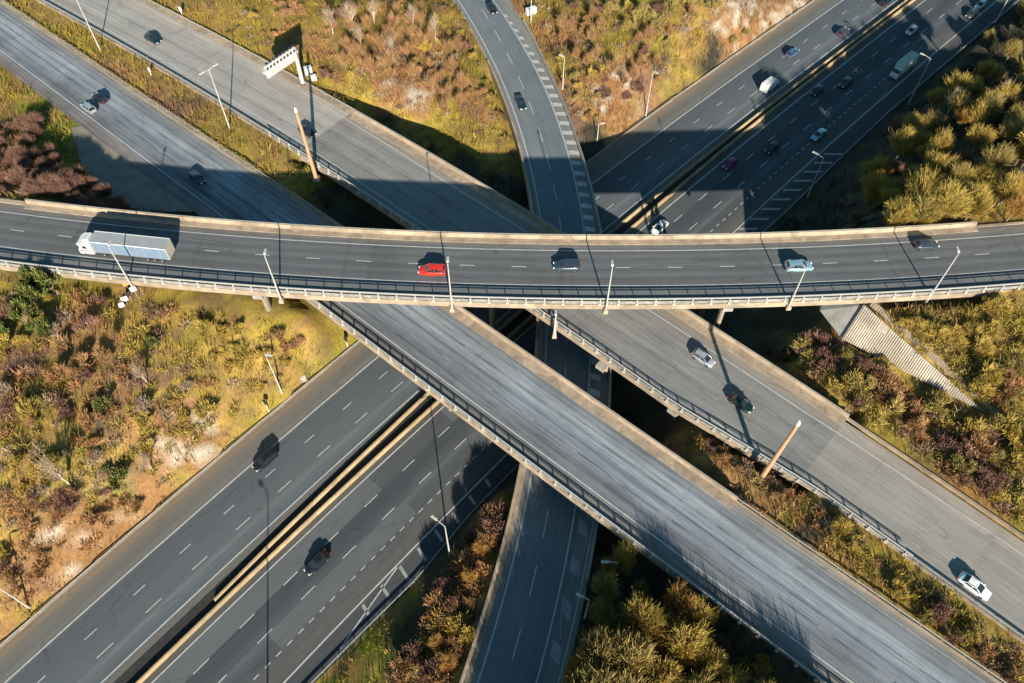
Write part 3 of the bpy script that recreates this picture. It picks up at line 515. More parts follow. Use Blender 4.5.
# ------------------------------------------------------------------ bridges
def posts(parent, rd, off, a0, a1, z0, z1, gap, w=.1, mat='steel', name='post', depth=.1):
    mb = MB(); mb.box((0, 0, (z1-z0)/2), (w, depth, z1-z0)); src = mb.build(name, M[mat], parent)
    a = a0; first = True
    while a <= a1:
        p = rd.P(np.array([a]), O(off, np.array([a])))[0]
        m_ = float(rd.df(a)); ang = math.atan2(rd.d[1], rd.d[0])+math.atan(m_)
        o = src if first else src.copy()
        if not first: link(o, parent)
        o.location = (p[0], p[1], z0); o.rotation_euler = (0, 0, ang); first = False; a += gap
def bridge(name, label, rd, z, south, north, a0, a1, piers, zb, th=1.5, r0=None, r1=None, gap=3.1, wallk=.8):
    """deck, fascias, solid north parapet with tan inner face, south parapet with panels, posts and rails"""
    root = empty(name, (0, 0, 0), 0, label, 'bridge')
    def sh(o, d): return [(q[0], q[1]+d) for q in o] if isinstance(o, list) else o+d
    mb = MB(); a = ss(a0, a1); S = O(sh(south, .25), a); Nn = O(sh(north, -.25), a)
    PS = rd.P(a, S); PN = rd.P(a, Nn); PS2 = rd.P(a, S+1.6); PN2 = rd.P(a, Nn-1.6)
    mb.loft([[(*PS[i], z-.6), (*PS2[i], z-th), (*PN2[i], z-th), (*PN[i], z-.6), (*PN[i], z-.03), (*PS[i], z-.03)] for i in range(len(a))])
    mb.build('deck', M['deck'], root)
    mb = MB(); sweep(mb, rd, a0, a1, south, rect(-.05, .55, z-1.05, z+.14)); mb.build('edge_beam', M['concrete'], root)
    mb = MB(); sweep(mb, rd, a0, a1, north, [(-.42, z-.9), (.05, z-.9), (.05, z+.95), (-.28, z+.95), (-.42, z+.5)]); mb.build('parapet', M['concrete'], root)
    mb = MB(); sweep(mb, rd, a0, a1, north, rect(-1.55 if rd is C else -2.0, -.43, z-.02, z+.10)); mb.build('verge_kerb', M['verge'], root)
    q0, q1 = (r0 if r0 is not None else a0), (r1 if r1 is not None else a1)
    mb = MB(); sweep(mb, rd, q0, q1, south, rect(.16, .26, z+.145, z+wallk)); mb.build('parapet_panel', M['panel'], root)
    rail = MB()
    sweep(rail, rd, q0, q1, south, rect(.08, .22, z+1.30, z+1.42) if rd is not C else rect(.08, .24, z+1.48, z+1.62)); rl = rail.build('railing', M['pale_steel'], root)
    mb = MB(); sweep(mb, rd, q0, q1, south, rect(.12, .20, z+1.12, z+1.17) if rd is not C else rect(.12, .20, z+1.26, z+1.36)); mb.build('rail', M['steel'], rl)
    posts(rl, rd, sh(south, .12), q0+1, q1, z+.1, z+(1.4 if rd is not C else 1.6), gap, .14, 'pale_steel', depth=.22)
    posts(rl, rd, sh(south, -.02), q0+1, q1, z+.1, z+.5, gap, .45, 'pale_steel', 'post_foot', depth=.3)
    rail = MB(); sweep(rail, rd, a0, a1, north, rect(-.2, -.1, z+1.1, z+1.17)); rn = rail.build('handrail', M['steel'], root)
    posts(rn, rd, sh(north, -.15), a0+1, a1, z+.95, z+1.17, gap*1.3, .08, 'steel')
    for (pa, offs, base, w) in piers:
        mb = MB(); lo, hi = min(offs)-1.2, max(offs)+1.2
        ang = math.atan2(rd.d[1], rd.d[0])+math.atan(float(rd.df(pa)))
        p = rd.P(np.array([pa]), np.array([(lo+hi)/2]))[0]; mb.box((p[0], p[1], z-th-.35), (1.7, hi-lo+2, .9), ang)
        cap = mb.build('pier_cap', M['concrete_grey'], root)
        for of in offs:
            p = rd.P(np.array([pa]), np.array([of]))[0]; b = base if base is not None else float(tz(*p)[0])-.5
            mb = MB(); n = 10; s0 = []
            for zz, k in ((b, .86), ((z-th-.8), 1.0)):
                s0.append([(p[0]+math.cos(t+ang)*w*k*.6, p[1]+math.sin(t+ang)*w*k, zz) for t in np.linspace(0, 2*math.pi, n, endpoint=False)])
            mb.loft(s0); mb.build('pier', M['concrete'], root)
    return root
vC = bridge('flyover', 'top level curved flyover with pale railing crossing left to right over everything', C, 20.5, -12.1, 2.95, 4, 178,
       [(C.s_at(264, 270), (-9.6, -4.5, 1.0), None, 1.0), (C.s_at(490, 270), (-4.5, 1.0), None, .8), (C.s_at(722, 272), (-9.6, -1.5), None, .8)], 0, 1.7, -14, 184, 3.05)
vB1 = bridge('motorway_viaduct', 'lower diagonal motorway viaduct with long worn grey deck, running down to the bottom right', B1, 12.5, -3.05, lin(13.1, kB1), 97, 190,
       [(B1.s_at(432, 385), (1.5, 6, 10), None, .6), (B1.s_at(505, 440), (2, 7, 11), None, .7), (170, (2, 6, 11), None, .8)], 0, 1.4, 97, 246, 3.0, .7)
vB2 = bridge('motorway_viaduct', 'upper diagonal motorway viaduct carrying silver, green and white cars', B2, 12.5, [(a, o-.1) for a, o in B2sw], -.35, 70, 187,
       [(96, (-13, -9, -2), None, .8), (B2.s_at(612, 355), (-17, -10, -2), None, .7), (B2.s_at(683, 402), (-16, -9, -2), None, .7)], 0, 1.4, 60, 206, 3.0, .7)
# link bridge over the bottom motorway
def link_bridge():
    root = empty('link_bridge', (0, 0, 0), 0, 'dark lowest bridge carrying the curved two lane link road under both diagonal viaducts', 'bridge')
    a = ss(26, 160); L_ = [(0, -1.5), (60, -1.6), (120, -2.0), (160, -2.3)]
    PS = K.P(a, O(L_, a)); PN = K.P(a, O(Kout, a)+.25)
    mb = MB(); mb.loft([[(*PS[i], 5.3), (*PN[i], 5.3), (*PN[i], 6.47), (*PS[i], 6.47)] for i in range(len(a))]); mb.build('deck', M['deck'], root)
    mb = MB(); sweep(mb, K, 26, 175, L_, [(-.1, 5.2), (.4, 5.2), (.4, 7.3), (.15, 7.4), (-.1, 7.4)]); mb.build('parapet', M['concrete'], root)
    mb = MB(); sweep(mb, K, 100, 175, L_, rect(.42, 1.1, 6.4, 6.62)); mb.build('verge_kerb', M['verge'], root)
    mb = MB(); sweep(mb, K, 14, 150, Kout, [(-.15, 5.2), (.3, 5.2), (.3, 7.35), (-.15, 7.35)]); mb.build('parapet', M['concrete_grey'], root)
    mb = MB(); sweep(mb, K, 20, 150, Kout, rect(.0, .1, 7.75, 7.85)); rl = mb.build('railing', M['steel'], root)
    posts(rl, K, [(q[0], q[1]+.05) for q in Kout], 21, 150, 7.3, 7.85, 3.2, .08)
    for pa in (84, 104, 125):
        mb = MB(); ang = math.atan2(K.d[1], K.d[0])+math.atan(float(K.df(pa)))
        for of in (1, 9.5):
            p = K.P(np.array([pa]), np.array([of]))[0]; ao = float(A.so(*p)[1])
            if -13.2 > ao > -16.6 or ao > 5.5 or ao < -36: mb = MB(); mb.box((p[0], p[1], 2.6), (.9, 1.6, 5.4), ang); mb.build('pier', M['concrete_grey'], root)
link_bridge()

# ------------------------------------------------------------------ crash barriers, median walls, kerbs
def crash_barrier(label, rd, off, a0, a1, z, gap=3.2, side=1, ht=.75, mat='steel'):
    root = empty('crash_barrier', (0, 0, 0), 0, label, 'barrier', None)
    mb = MB(); sweep(mb, rd, a0, a1, off, [(-.05, z+ht-.3), (.06, z+ht-.28), (.0, z+ht-.15), (.06, z+ht-.02), (-.05, z+ht)]); mb.build('beam', M[mat], root)
    posts(root, rd, off, max(a0, -30)+1, min(a1, 262), z-.1, z+ht-.05, gap, .1, mat)
def sh_(o, d): return [(q[0], q[1]+d) for q in o] if isinstance(o, list) else o+d
crash_barrier('steel crash barrier along the buff shoulder below the left scrub slope', A, 5.15, -60, 300, 0)
crash_barrier('steel crash barrier beside the exit hatching of the bottom motorway', A, sh_(A2out, .25), -60, 300, 0)
crash_barrier('steel crash barrier on the upper edge of the lower diagonal carriageway, top left', B1, lin(13.25, kB1), -60, 97, 12.5)
crash_barrier('steel crash barrier, scrub strip side of the lower diagonal carriageway, bottom right', B1, 13.05, 190, 270, 12.5)
crash_barrier('steel crash barrier between the scrub strip and the upper diagonal carriageway, top left', B2, sh_(B2sw, .4), -60, 70, 12.5)
crash_barrier('steel crash barrier on the carriageway edge below the gantry sign', B2, -.15, -60, 70, 12.5)
crash_barrier('steel crash barrier between scrub strip and white saloon, bottom right', B2, sh_(B2sw, .3), 206, 270, 12.5)
crash_barrier('steel crash barrier left of the link road where it enters at the top', K, -1.25, -40, 30, 6.5)
def kerb(label, rd, off, a0, a1, z, w=.35, h=.12, mat='concrete'):
    mb = MB(); sweep(mb, rd, a0, a1, off, rect(-w/2, w/2, z-.2, z+h)); o = mb.build('kerb', M[mat]); tag(o, kind='structure')
kerb('', A, 5.3, -80, 330, 0, .5, .13); kerb('', B1, lin(12.95, kB1), -70, 97, 12.5, .6, .1); kerb('', B1, 12.8, 190, 300, 12.5, .35)
kerb('', B2, -.55, -70, 70, 12.5, 1.4, .1, 'verge'); kerb('', B2, sh_(B2sw, .1), -70, 70, 12.5, .5, .1); kerb('', B2, -.6, 187, 300, 12.5, .5, .12); kerb('', B2, sh_(B2sw, .1), 187, 300, 12.5, .4)
kerb('', C, 2.6, -80, 4, 20.5, .9, .15); kerb('', C, -11.6, -80, 4, 20.5, .4); kerb('', C, 2.6, 178, 280, 20.5, .5, .12)
kerb('', K, -1.3, -50, 30, 6.5, .3); kerb('', K, sh_(Kout, .1), -60, 16, 6.5, .3)
# concrete walls in the median of the bottom motorway
for lb, of, a0, a1 in (('tan concrete median wall of the bottom motorway, left one of the pair', [(26,-14.6),(38,-14.1),(66,-13.4),(80,-13.0),(138,-12.6),(180,-12.6),(330,-11.8)], 28, 330),
               ('tan concrete median wall of the bottom motorway, right one of the pair beside the paler lane', [(-80,-15.6),(17,-15.6),(60,-15.7),(78,-15.7),(138,-14.9),(185,-14.0),(230,-13.6),(330,-12.8)], -90, 330)):
    root = empty('median_wall', (0, 0, 0), 0, lb, 'wall')
    mb = MB(); sweep(mb, A, a0, a1, of, [(-.3, -.05), (.26, -.05), (.11, .72), (-.11, .72)]); mb.build('wall', M['barrier_concrete'], root)
    mb = MB(); sweep(mb, A, a0, a1, of, rect(-.13, .13, .725, .79)); mb.build('coping', M['barrier_concrete'], root)
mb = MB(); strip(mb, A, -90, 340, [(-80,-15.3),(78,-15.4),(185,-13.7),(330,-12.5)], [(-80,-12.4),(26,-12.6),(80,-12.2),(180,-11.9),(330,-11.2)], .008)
tag(mb.build('median_shade_strip', flat('median_channel_shade', (.022, .022, .022), .95, var=.4, scale=1.)), kind='structure')  # near-black: shadow bands of the median walls painted in with the dark channel

# slope paving and abutment under the right end of the flyover
P1 = (*at(864, 305, 18.6), 18.7); P2 = (*at(842, 339, 13.4), 13.5); P3 = (*at(986, 414, 15.0), 15.2)
def slope_paving():
    root = empty('slope_paving', (0, 0, 0), 0, 'pale ribbed concrete slope paving under the right end of the flyover', 'paving')
    a, b, c = (np.array(p) for p in (P1, P2, P3)); nrm = np.cross(b-a, c-a); nrm /= np.linalg.norm(nrm); nrm *= np.sign(nrm[2])
    mb = MB(); lft = .25
    T = [a+nrm*lft, b+nrm*lft, c+nrm*lft]; Bt = [a-nrm*1.2, b-nrm*1.2, c-nrm*1.2]
    mb.face(T); mb.face(Bt[::-1])
    for i in range(3): mb.quad(T[i], Bt[i], Bt[(i+1) % 3], T[(i+1) % 3])
    mb.build('slab', flat('paving_concrete', (.26, .225, .18), .9, var=.35, scale=.35, cells=.4), root)
    rb = MB(); n = 64
    for i in range(1, n):
        t = i/n; p = T[0]*(1-t)+T[2]*t; q = T[1]*(1-t)+T[2]*t; L = np.linalg.norm(q-p)
        if L < .5: continue
        w = (T[2]-T[0])/np.linalg.norm(T[2]-T[0])*.10; u = nrm*.12
        if 10 < i < 15 or 26 < i < 29: p = p*.75+q*.25
        rb.quad(p-w+u, q-w+u, q+w+u, p+w+u); rb.quad(p-w, q-w, q-w+u, p-w+u); rb.quad(p+w+u, q+w+u, q+w, p+w)
    rb.build('rib', flat('rib_concrete', (.44, .38, .30), .9, var=.4, scale=.3, cells=.35), root)
    # path edging above the paving
    e0 = np.array([*at(872, 303, 18.8), 19.0]); e1 = np.array([*at(1010, 424, 15.2), 15.5]); ed = MB()
    for k in range(60):
        t0, t1 = k/60, (k+.86)/60; p = e0*(1-t0)+e1*t0; q = e0*(1-t1)+e1*t1; s_ = np.array([.35, .35, 0])
        p[2] = max(p[2], tz(p[0], p[1])[0]+.1); q[2] = max(q[2], tz(q[0], q[1])[0]+.1)
        ed.quad(p-s_, q-s_, q+s_, p+s_); ed.quad(p-s_, p-s_-[0, 0, .5], q-s_-[0, 0, .5], q-s_)
    ed.build('edging', M['verge'], root)
slope_paving()
mb = MB(); pa = C.P(np.array([154., 157., 161., 158.]), np.array([-10.5, -10.5, 2.5, 2.5])); mb.loft([[(*p, 9.) for p in pa], [(*p, 18.9) for p in pa]]); ab = mb.build('abutment', M['concrete_grey'])
tag(ab, 'grey concrete abutment wall below the right end of the flyover', 'wall')
# shaded slope paving under the deck
mb = MB(); q = [(*at(822, 306, 14.5), 13.2), (*at(864, 305, 18.6), 18.55), (*at(842, 339, 13.4), 13.35)]; r_ = C.P(np.array([150., 154.]), np.array([1., 1.]))
mb.face([q[0], q[2], q[1]]); mb.face([q[0], q[1], (*r_[1], 18.), (*r_[0], 12.5)])
tag(mb.build('slope_paving', flat('shaded_paving', (.34, .33, .31), .9, var=.3, scale=.5)), 'shaded grey paving under the deck edge, left of the ribbed slope', 'paving')
# abutment of the lower diagonal viaduct on the left bank
mb = MB(); pa = B1.P(np.array([109., 111., 111., 109.]), np.array([-.5, -.5, 12.6, 12.6])); mb.loft([[(*p, -.1) for p in pa], [(*p, 10.9) for p in pa]]); tag(mb.build('abutment', M['concrete_grey']), 'concrete abutment under the lower diagonal viaduct beside the scrub slope', 'wall')

# ------------------------------------------------------------------ vehicles
def paint(name, col, metal=.3, rough=.28): return flat('paint_'+name, col, rough, metal, var=.03, coat=.6)
def car(col, label, px, py, z, ang, kind='hatch', group='cars on the motorways', name='car', s=1.0):
    W_ = {'hatch': 1.78, 'saloon': 1.84, 'suv': 1.94, 'coupe': 1.86}[kind]/2
    if kind == 'hatch':   L_ = 4.2; prof = [(-2.10,.42,.62,.72),(-2.02,.30,.92,.86),(-1.5,.22,1.0,.96),(0,.2,.98,1),(.9,.22,.95,1),(1.6,.25,.84,.94),(1.98,.32,.68,.82),(2.10,.42,.55,.68)]; cab = [(-1.98,.9,.80),(-1.55,1.40,.74),(-.4,1.50,.76),(.35,1.46,.75),(1.15,.93,.84)]
    elif kind == 'suv':   L_ = 4.7; prof = [(-2.35,.48,.8,.78),(-2.28,.34,1.1,.9),(-1.6,.28,1.15,.98),(0,.26,1.12,1),(1.1,.28,1.08,1),(1.9,.3,.98,.95),(2.25,.38,.82,.84),(2.35,.5,.66,.72)]; cab = [(-2.25,1.05,.84),(-1.95,1.62,.78),(-.5,1.72,.80),(.45,1.66,.78),(1.2,1.06,.86)]
    elif kind == 'coupe': L_ = 4.5; prof = [(-2.25,.42,.68,.7),(-2.15,.3,.86,.84),(-1.5,.2,.95,.95),(0,.18,.9,1),(1.0,.2,.88,.98),(1.7,.24,.76,.92),(2.1,.32,.6,.8),(2.25,.42,.5,.64)]; cab = [(-1.7,.92,.8),(-1.0,1.25,.72),(-.3,1.32,.72),(.2,1.28,.72),(1.0,.88,.82)]
    else:                 L_ = 4.65; prof = [(-2.33,.44,.7,.72),(-2.22,.32,.96,.86),(-1.55,.22,1.0,.96),(0,.2,.96,1),(1.0,.22,.93,1),(1.75,.25,.82,.94),(2.2,.32,.66,.82),(2.33,.44,.54,.66)]; cab = [(-1.7,.98,.82),(-1.05,1.38,.75),(-.3,1.46,.76),(.3,1.43,.75),(1.2,.92,.84)]
    x, y = at(px, py, z+.8)
    root = empty(name, (x, y, z+.014), ang, label, 'car' if name == 'car' else name, group); root.scale = (s, s, s)
    mb = MB(); secs = []
    for xx, zb, zt, k in prof:
        w = W_*k; zm_ = zb+(zt-zb)*.5
        secs.append([(xx,-w*.86,zb),(xx,-w,zb+.1),(xx,-w,zm_),(xx,-w*.95,zt-.07),(xx,-w*.82,zt),(xx,0,zt+.035),(xx,w*.82,zt),(xx,w*.95,zt-.07),(xx,w,zm_),(xx,w,zb+.1),(xx,w*.86,zb)])
    mb.loft(secs); body = mb.build('body', col, root, smooth=True, weld=True)
    # cabin: glass shell with a painted roof and pillars
    gm = MB(); secs = []
    base = cab[0][1]-.03
    for xx, zt, k in cab:
        w = W_*k; wb = W_*.9; zb = .88*cab[0][1]
        secs.append([(xx,-wb,zb),(xx,-w,zt-.05),(xx,-w*.82,zt),(xx,w*.82,zt),(xx,w,zt-.05),(xx,wb,zb)])
    gm.loft(secs); gl = gm.build('windows', M['glass'], root)
    rm = MB(); A1_, A2_ = cab[1], cab[3]; mid = cab[2]
    rs = [[(xx+dx, -W_*k*.86, zt-.03), (xx+dx, -W_*k*.74, zt+.025), (xx+dx, 0, zt+.05), (xx+dx, W_*k*.74, zt+.025), (xx+dx, W_*k*.86, zt-.03)] for (xx, zt, k), dx in ((A1_, .02), (mid, 0), (A2_, -.02))]
    rm.loft(rs)
    for sy in (-1, 1):
        for (p, q) in ((cab[3], cab[4]), (cab[1], cab[0])):
            a_ = Vector((p[0], sy*W_*p[2]*.93, p[1]-.03)); b_ = Vector((q[0], sy*W_*.86, q[1]+.0)); rm.tube(a_, b_, .055, .065, 6)
        rm.tube((mid[0], sy*W_*mid[2]*.98, mid[1]-.04), (mid[0]+.1, sy*W_*.93, cab[0][1]*.95), .05, .05, 6)
        rm.tube((cab[1][0], sy*W_*.76, cab[1][1]-.035), (cab[3][0], sy*W_*.76, cab[3][1]-.035), .04, .04, 6)
    rm.build('roof', col, root)
    for sx in (-1, 1):
        for sy in (-1, 1):
            wm = MB(); xx = sx*L_*.30; wm.tube((xx, sy*(W_-.2), .33), (xx, sy*(W_+.01), .33), .33, .33, 14); w_ = wm.build('wheel', M['dark'], root)
            hm = MB(); hm.tube((xx, sy*(W_+.0), .33), (xx, sy*(W_+.02), .33), .2, .19, 10); hm.build('rim', M['chrome'], w_)
    for sy in (-1, 1):
        lm = MB(); p = prof[-2]; lm.box((p[0]-.02, sy*W_*.60, p[2]-.04), (.3, .34, .12)); lm.build('headlight', M['lamp'], root)
        lm = MB(); p = prof[1]; lm.box((p[0]-.03, sy*W_*.68, p[2]-.12), (.18, .3, .16)); lm.build('tail_light', M['tail'], root)
        mm = MB(); mm.box((cab[4][0]-.25, sy*(W_+.09), cab[4][1]+.02), (.14, .2, .12)); mm.build('wing_mirror', col, root)
    return root
def hd(rd, px, py, rev=False):
    a = rd.s_at(px, py); t = math.atan2(rd.d[1], rd.d[0])+math.atan(float(rd.df(a))); return t+(math.pi if rev else 0)
wht = paint('white', (.80, .80, .78), 0); slv = paint('silver', (.52, .55, .58), .6); dk = paint('black', (.012, .014, .018), .2); teal = paint('dark_teal', (.008, .03, .036), .3)
red = paint('red', (.62, .03, .015), .1); lb = paint('light_blue', (.30, .50, .58), .5); nv = paint('dark_blue_grey', (.05, .075, .10), .4); blu = paint('blue', (.07, .16, .28), .4)
pur = paint('magenta', (.24, .02, .12), .3); gr = paint('dark_green', (.008, .022, .02), .3); gry = paint('grey', (.07, .075, .085), .4)
G1 = 'cars on the flyover'; G2 = 'cars on the diagonal carriageways'; G3 = 'cars on the bottom motorway'
car(red, 'bright red car behind the lamp post on the flyover', 432, 270, 20.5, hd(C, 432, 270, True), 'suv', G1)
s_ = car(nv, 'dark estate car with buff flank, middle of the flyover deck', 567, 265.5, 20.5, hd(C, 567, 265, True), 'suv', G1)
car(lb, 'light blue car on the flyover near its right end', 799, 266, 20.5, hd(C, 799, 266), 'suv', G1)
car(nv, 'dark grey blue car rightmost on the flyover', 927, 244, 20.5, hd(C, 927, 244), 'hatch', G1)
car(slv, 'silver white car at the shoulder line, top left of the lower diagonal carriageway', 88, 107, 12.5, hd(B1, 88, 107, True), 'hatch', G2)
car(dk, 'black car just behind the silver white one, top left', 99.5, 97, 12.5, hd(B1, 99, 96, True), 'hatch', G2)
car(gry, 'dark car at the edge of the flyover shadow on the lower diagonal carriageway', 197, 177, 12.5, hd(B1, 197, 177), 'hatch', G2)
car(teal, 'dark teal car on the pale upper diagonal carriageway, top left', 152.5, 38, 12.5, hd(B2, 152, 38), 'saloon', G2)
car(dk, 'dark car behind the tan mast below the gantry sign', 307, 131, 12.5, hd(B2, 307, 131), 'hatch', G2)
car(slv, 'silver hatchback on the upper diagonal carriageway right of centre', 703.5, 357.5, 12.5, hd(B2, 703, 357), 'hatch', G2)
car(gr, 'dark green car in the lamp post shadow ahead of the silver hatchback', 741, 402, 12.5, hd(B2, 741, 402), 'coupe', G2)
car(wht, 'white saloon on the upper diagonal carriageway at the bottom right', 975, 585.5, 12.5, hd(B2, 975, 585), 'saloon', G2)
car(dk, 'black car on the link road at the top edge', 492, 8, 6.5, hd(K, 492, 8), 'hatch', 'cars on the link road')
car(teal, 'dark teal car in the left lane of the link road', 521, 102, 6.5, hd(K, 521, 102), 'saloon', 'cars on the link road')
car(dk, 'black car on the left carriageway of the bottom motorway by the scrub slope', 265, 460, 0, hd(A, 265, 460, True), 'suv', G3)
car(dk, 'black car on the patched lane of the bottom motorway', 317, 562, 0, hd(A, 317, 562, True), 'saloon', G3)
car(gry, 'dark grey car in the sun, top right carriageway nearest the top edge', 843, 31, 0, hd(A, 843, 31), 'hatch', G3)
car(blu, 'blue car in the sun ahead of the white van, top right', 793, 52, 0, hd(A, 793, 52), 'hatch', G3)
car(dk, 'black car cut by the top edge of the picture beside the median', 886, 1, 0, hd(A, 886, 1), 'hatch', G3)
car(slv, 'silver car at the shade edge near the box lorry, top right', 912, 30, 0, hd(A, 912, 30, True), 'hatch', G3)
car(gry, 'grey car in the shade beyond the box lorry', 972, 13, 0, hd(A, 972, 13, True), 'hatch', G3)
car(slv, 'pale car in the shade at the top right, farthest of all', 981, 4, 0, hd(A, 981, 4, True), 'hatch', G3)
car(lb, 'pale blue car on the dotted lane line in the shade, top right', 819, 134, 0, hd(A, 819, 134, True), 'saloon', G3)
car(gry, 'dark car in the middle lane shade between median and dotted line', 846, 82, 0, hd(A, 846, 82, True), 'hatch', G3)
car(dk, 'black car beside the median in the shade behind the middle lane car', 818, 90, 0, hd(A, 818, 90, True), 'hatch', G3)
car(pur, 'dark magenta car in the flyover shadow', 730, 163, 0, hd(A, 730, 163, True), 'hatch', G3)
car(dk, 'dark car right of the magenta one in the flyover shadow', 772, 147, 0, hd(A, 772, 147, True), 'hatch', G3)
car(wht, 'white car with blue glass just above the flyover edge beside the tan median walls', 659.5, 227, 0, hd(A, 655, 226, True), 'saloon', G3)

def van():
    x, y = at(770, 84.5, 1); r = empty('van', (x, y, .014), hd(A, 770, 85), 'large plain white van in the sunny upper right carriageway', 'van')
    mb = MB(); mb.loft([[(xx, -w, .35), (xx, -w, z*.6), (xx, -w*.88, z), (xx, w*.88, z), (xx, w, z*.6), (xx, w, .35)] for xx, w, z in ((-2.75, .98, 2.3), (-2.6, 1.0, 2.45), (1.0, 1.0, 2.45), (1.35, .98, 2.3), (2.05, .95, 1.35), (2.65, .88, 1.05), (2.8, .8, .8))])
    mb.build('body', M['white'], r, weld=True)
    mb = MB(); mb.quad((1.38, -.82, 2.26), (2.0, -.84, 1.43), (2.0, .84, 1.43), (1.38, .82, 2.26))
    o = mb.build('windscreen', M['glass'], r); o.location.z = .04; o.location.x = .04
    for sx in (-1.7, 1.9):
        for sy in (-1, 1): mb = MB(); mb.tube((sx, sy*.82, .35), (sx, sy*1.01, .35), .35, .35, 12); mb.build('wheel', M['dark'], r)
    for sy in (-1, 1): mb = MB(); mb.box((2.72, sy*.62, .85), (.2, .3, .18)); mb.build('headlight', M['lamp'], r)
van()
def lorry_wheels(r, xs, yw, rad=.5):
    for xx in xs:
        for sy in (-1, 1):
            mb = MB(); mb.tube((xx, sy*(yw-.32), rad), (xx, sy*yw, rad), rad, rad, 14); w = mb.build('wheel', M['dark'], r)
            mb = MB(); mb.tube((xx, sy*yw, rad), (xx, sy*(yw+.02), rad), .27, .25, 10); mb.build('rim', M['chrome'], w)
def truck():
    a = float(C.so(*at(122, 245, 21.5))[0]); x, y = at(124, 247.5, 22.3); r = empty('articulated_lorry', (x, y, 20.514), hd(C, 122, 245, True), 'articulated lorry with white cab and pale blue grey trailer, left end of flyover', 'lorry')
    sil = flat('trailer_roof_grey', (.26, .28, .29), .55, .0, var=.12, scale=.8); bl = flat('trailer_blue_curtain', (.13, .18, .25), .55, 0, var=.12, scale=.7); cr = flat('trailer_cream', (.42, .38, .30), .6, 0, var=.12)
    x0, x1 = -8.6, 5.0
    mb = MB(); mb.box(((x0+x1)/2, 0, 2.55), (x1-x0, 2.44, 2.78)); tr = mb.build('trailer', sil, r)
    for sy in (-1, 1):
        mb = MB(); mb.box(((x0+x1)/2, sy*1.235, 2.5), (x1-x0-.3, .03, 2.5)); mb.build('side_curtain', bl, tr)
        mb = MB(); mb.box(((x0+x1)/2, sy*1.25, 3.9), (x1-x0, .09, .16)); mb.build('cant_rail', M['white'], tr)
        for k in range(5): mb = MB(); mb.box((x0+1.4+k*2.7, sy*1.265, 2.5), (.07, .03, 2.5)); mb.build('curtain_strap', sil, tr)
    mb = MB(); mb.box((x0-.03, 0, 2.55), (.06, 2.4, 2.7)); mb.build('rear_door', cr, tr)
    mb = MB(); mb.box(((x0+x1)/2, 0, 3.955), (.12, 2.44, .03)); mb.build('roof_seam', M['steel'], tr)
    mb = MB(); mb.box((-1.0, 0, .95), (15, .9, .3)); mb.build('chassis', M['dark'], r)
    mb = MB(); mb.loft([[(xx, -w, .5), (xx, -w, z*.7), (xx, -w*.88, z), (xx, w*.88, z), (xx, w, z*.7), (xx, w, .5)] for xx, w, z in ((5.35, 1.15, 3.5), (6.3, 1.22, 3.55), (7.0, 1.24, 3.1), (7.75, 1.24, 2.9), (7.95, 1.2, 1.6), (8.0, 1.15, .6))])
    cb = mb.build('cab', M['white'], r, weld=True)
    mb = MB(); mb.quad((7.80, -1.05, 2.75), (7.98, -1.08, 1.75), (7.98, 1.08, 1.75), (7.80, 1.05, 2.75)); mb.build('windscreen', M['glass'], cb)
    mb = MB(); mb.loft([[(xx, -.9, 3.5), (xx, -.8, z), (xx, .8, z), (xx, .9, 3.5)] for xx, z in ((5.35, 3.98), (5.9, 3.9), (7.0, 3.4))]); mb.build('wind_deflector', M['white'], cb)
    for sy in (-1, 1):
        mb = MB(); mb.box((6.55, sy*1.255, 2.2), (.75, .02, .7)); mb.build('side_window', M['glass'], cb)
        mb = MB(); mb.box((6.6, sy*1.25, 1.35), (1.9, .03, .22)); mb.build('red_stripe', M['tail'], cb)
        mb = MB(); mb.box((8.0, sy*.9, .9), (.12, .4, .22)); mb.build('headlight', M['lamp'], cb)
        mb = MB(); mb.box((7.6, sy*1.42, 2.3), (.16, .24, .6)); mb.build('wing_mirror', M['dark'], cb)
    mb = MB(); mb.tube((4.4, -.9, .8), (5.5, -.9, .8), .33, .33, 12); mb.build('fuel_tank', M['chrome'], r)
    lorry_wheels(r, (-6.9, -5.6, -4.3, 3.6, 6.9), 1.22)
truck()
def box_lorry():
    x, y = at(903.5, 66, 1.8); r = empty('box_lorry', (x, y, .014), hd(A, 903, 66, True), 'pale box lorry in the shade beside a lamp post, top right', 'lorry')
    mb = MB(); mb.box((-1.2, 0, 2.25), (6.6, 2.4, 2.4)); b_ = mb.build('cargo_box', flat('lorry_box_cream', (.62, .62, .52), .6, 0, var=.15, scale=.7), r)
    mb = MB(); mb.box((-1.2, 0, 3.47), (6.4, 2.2, .04)); mb.build('roof_panel', flat('lorry_roof_grey', (.36, .38, .33), .6, 0, var=.2), b_)
    mb = MB(); mb.loft([[(xx, -w, .45), (xx, -w, z*.7), (xx, -w*.88, z), (xx, w*.88, z), (xx, w, z*.7), (xx, w, .45)] for xx, w, z in ((2.3, 1.1, 2.6), (3.2, 1.12, 2.55), (3.8, 1.1, 1.7), (4.1, 1.05, 1.1))])
    cb = mb.build('cab', M['white'], r, weld=True)
    mb = MB(); mb.quad((3.27, -.95, 2.5), (3.84, -.98, 1.76), (3.84, .98, 1.76), (3.27, .95, 2.5)); mb.build('windscreen', M['glass'], cb)
    mb = MB(); mb.box((-.3, 0, .8), (7.4, .8, .3)); mb.build('chassis', M['dark'], r)
    for sy in (-1, 1): mb = MB(); mb.box((4.08, sy*.8, .85), (.1, .35, .2)); mb.build('headlight', M['lamp'], cb)
    lorry_wheels(r, (-3.0, 2.9), 1.18, .45)
box_lorry()

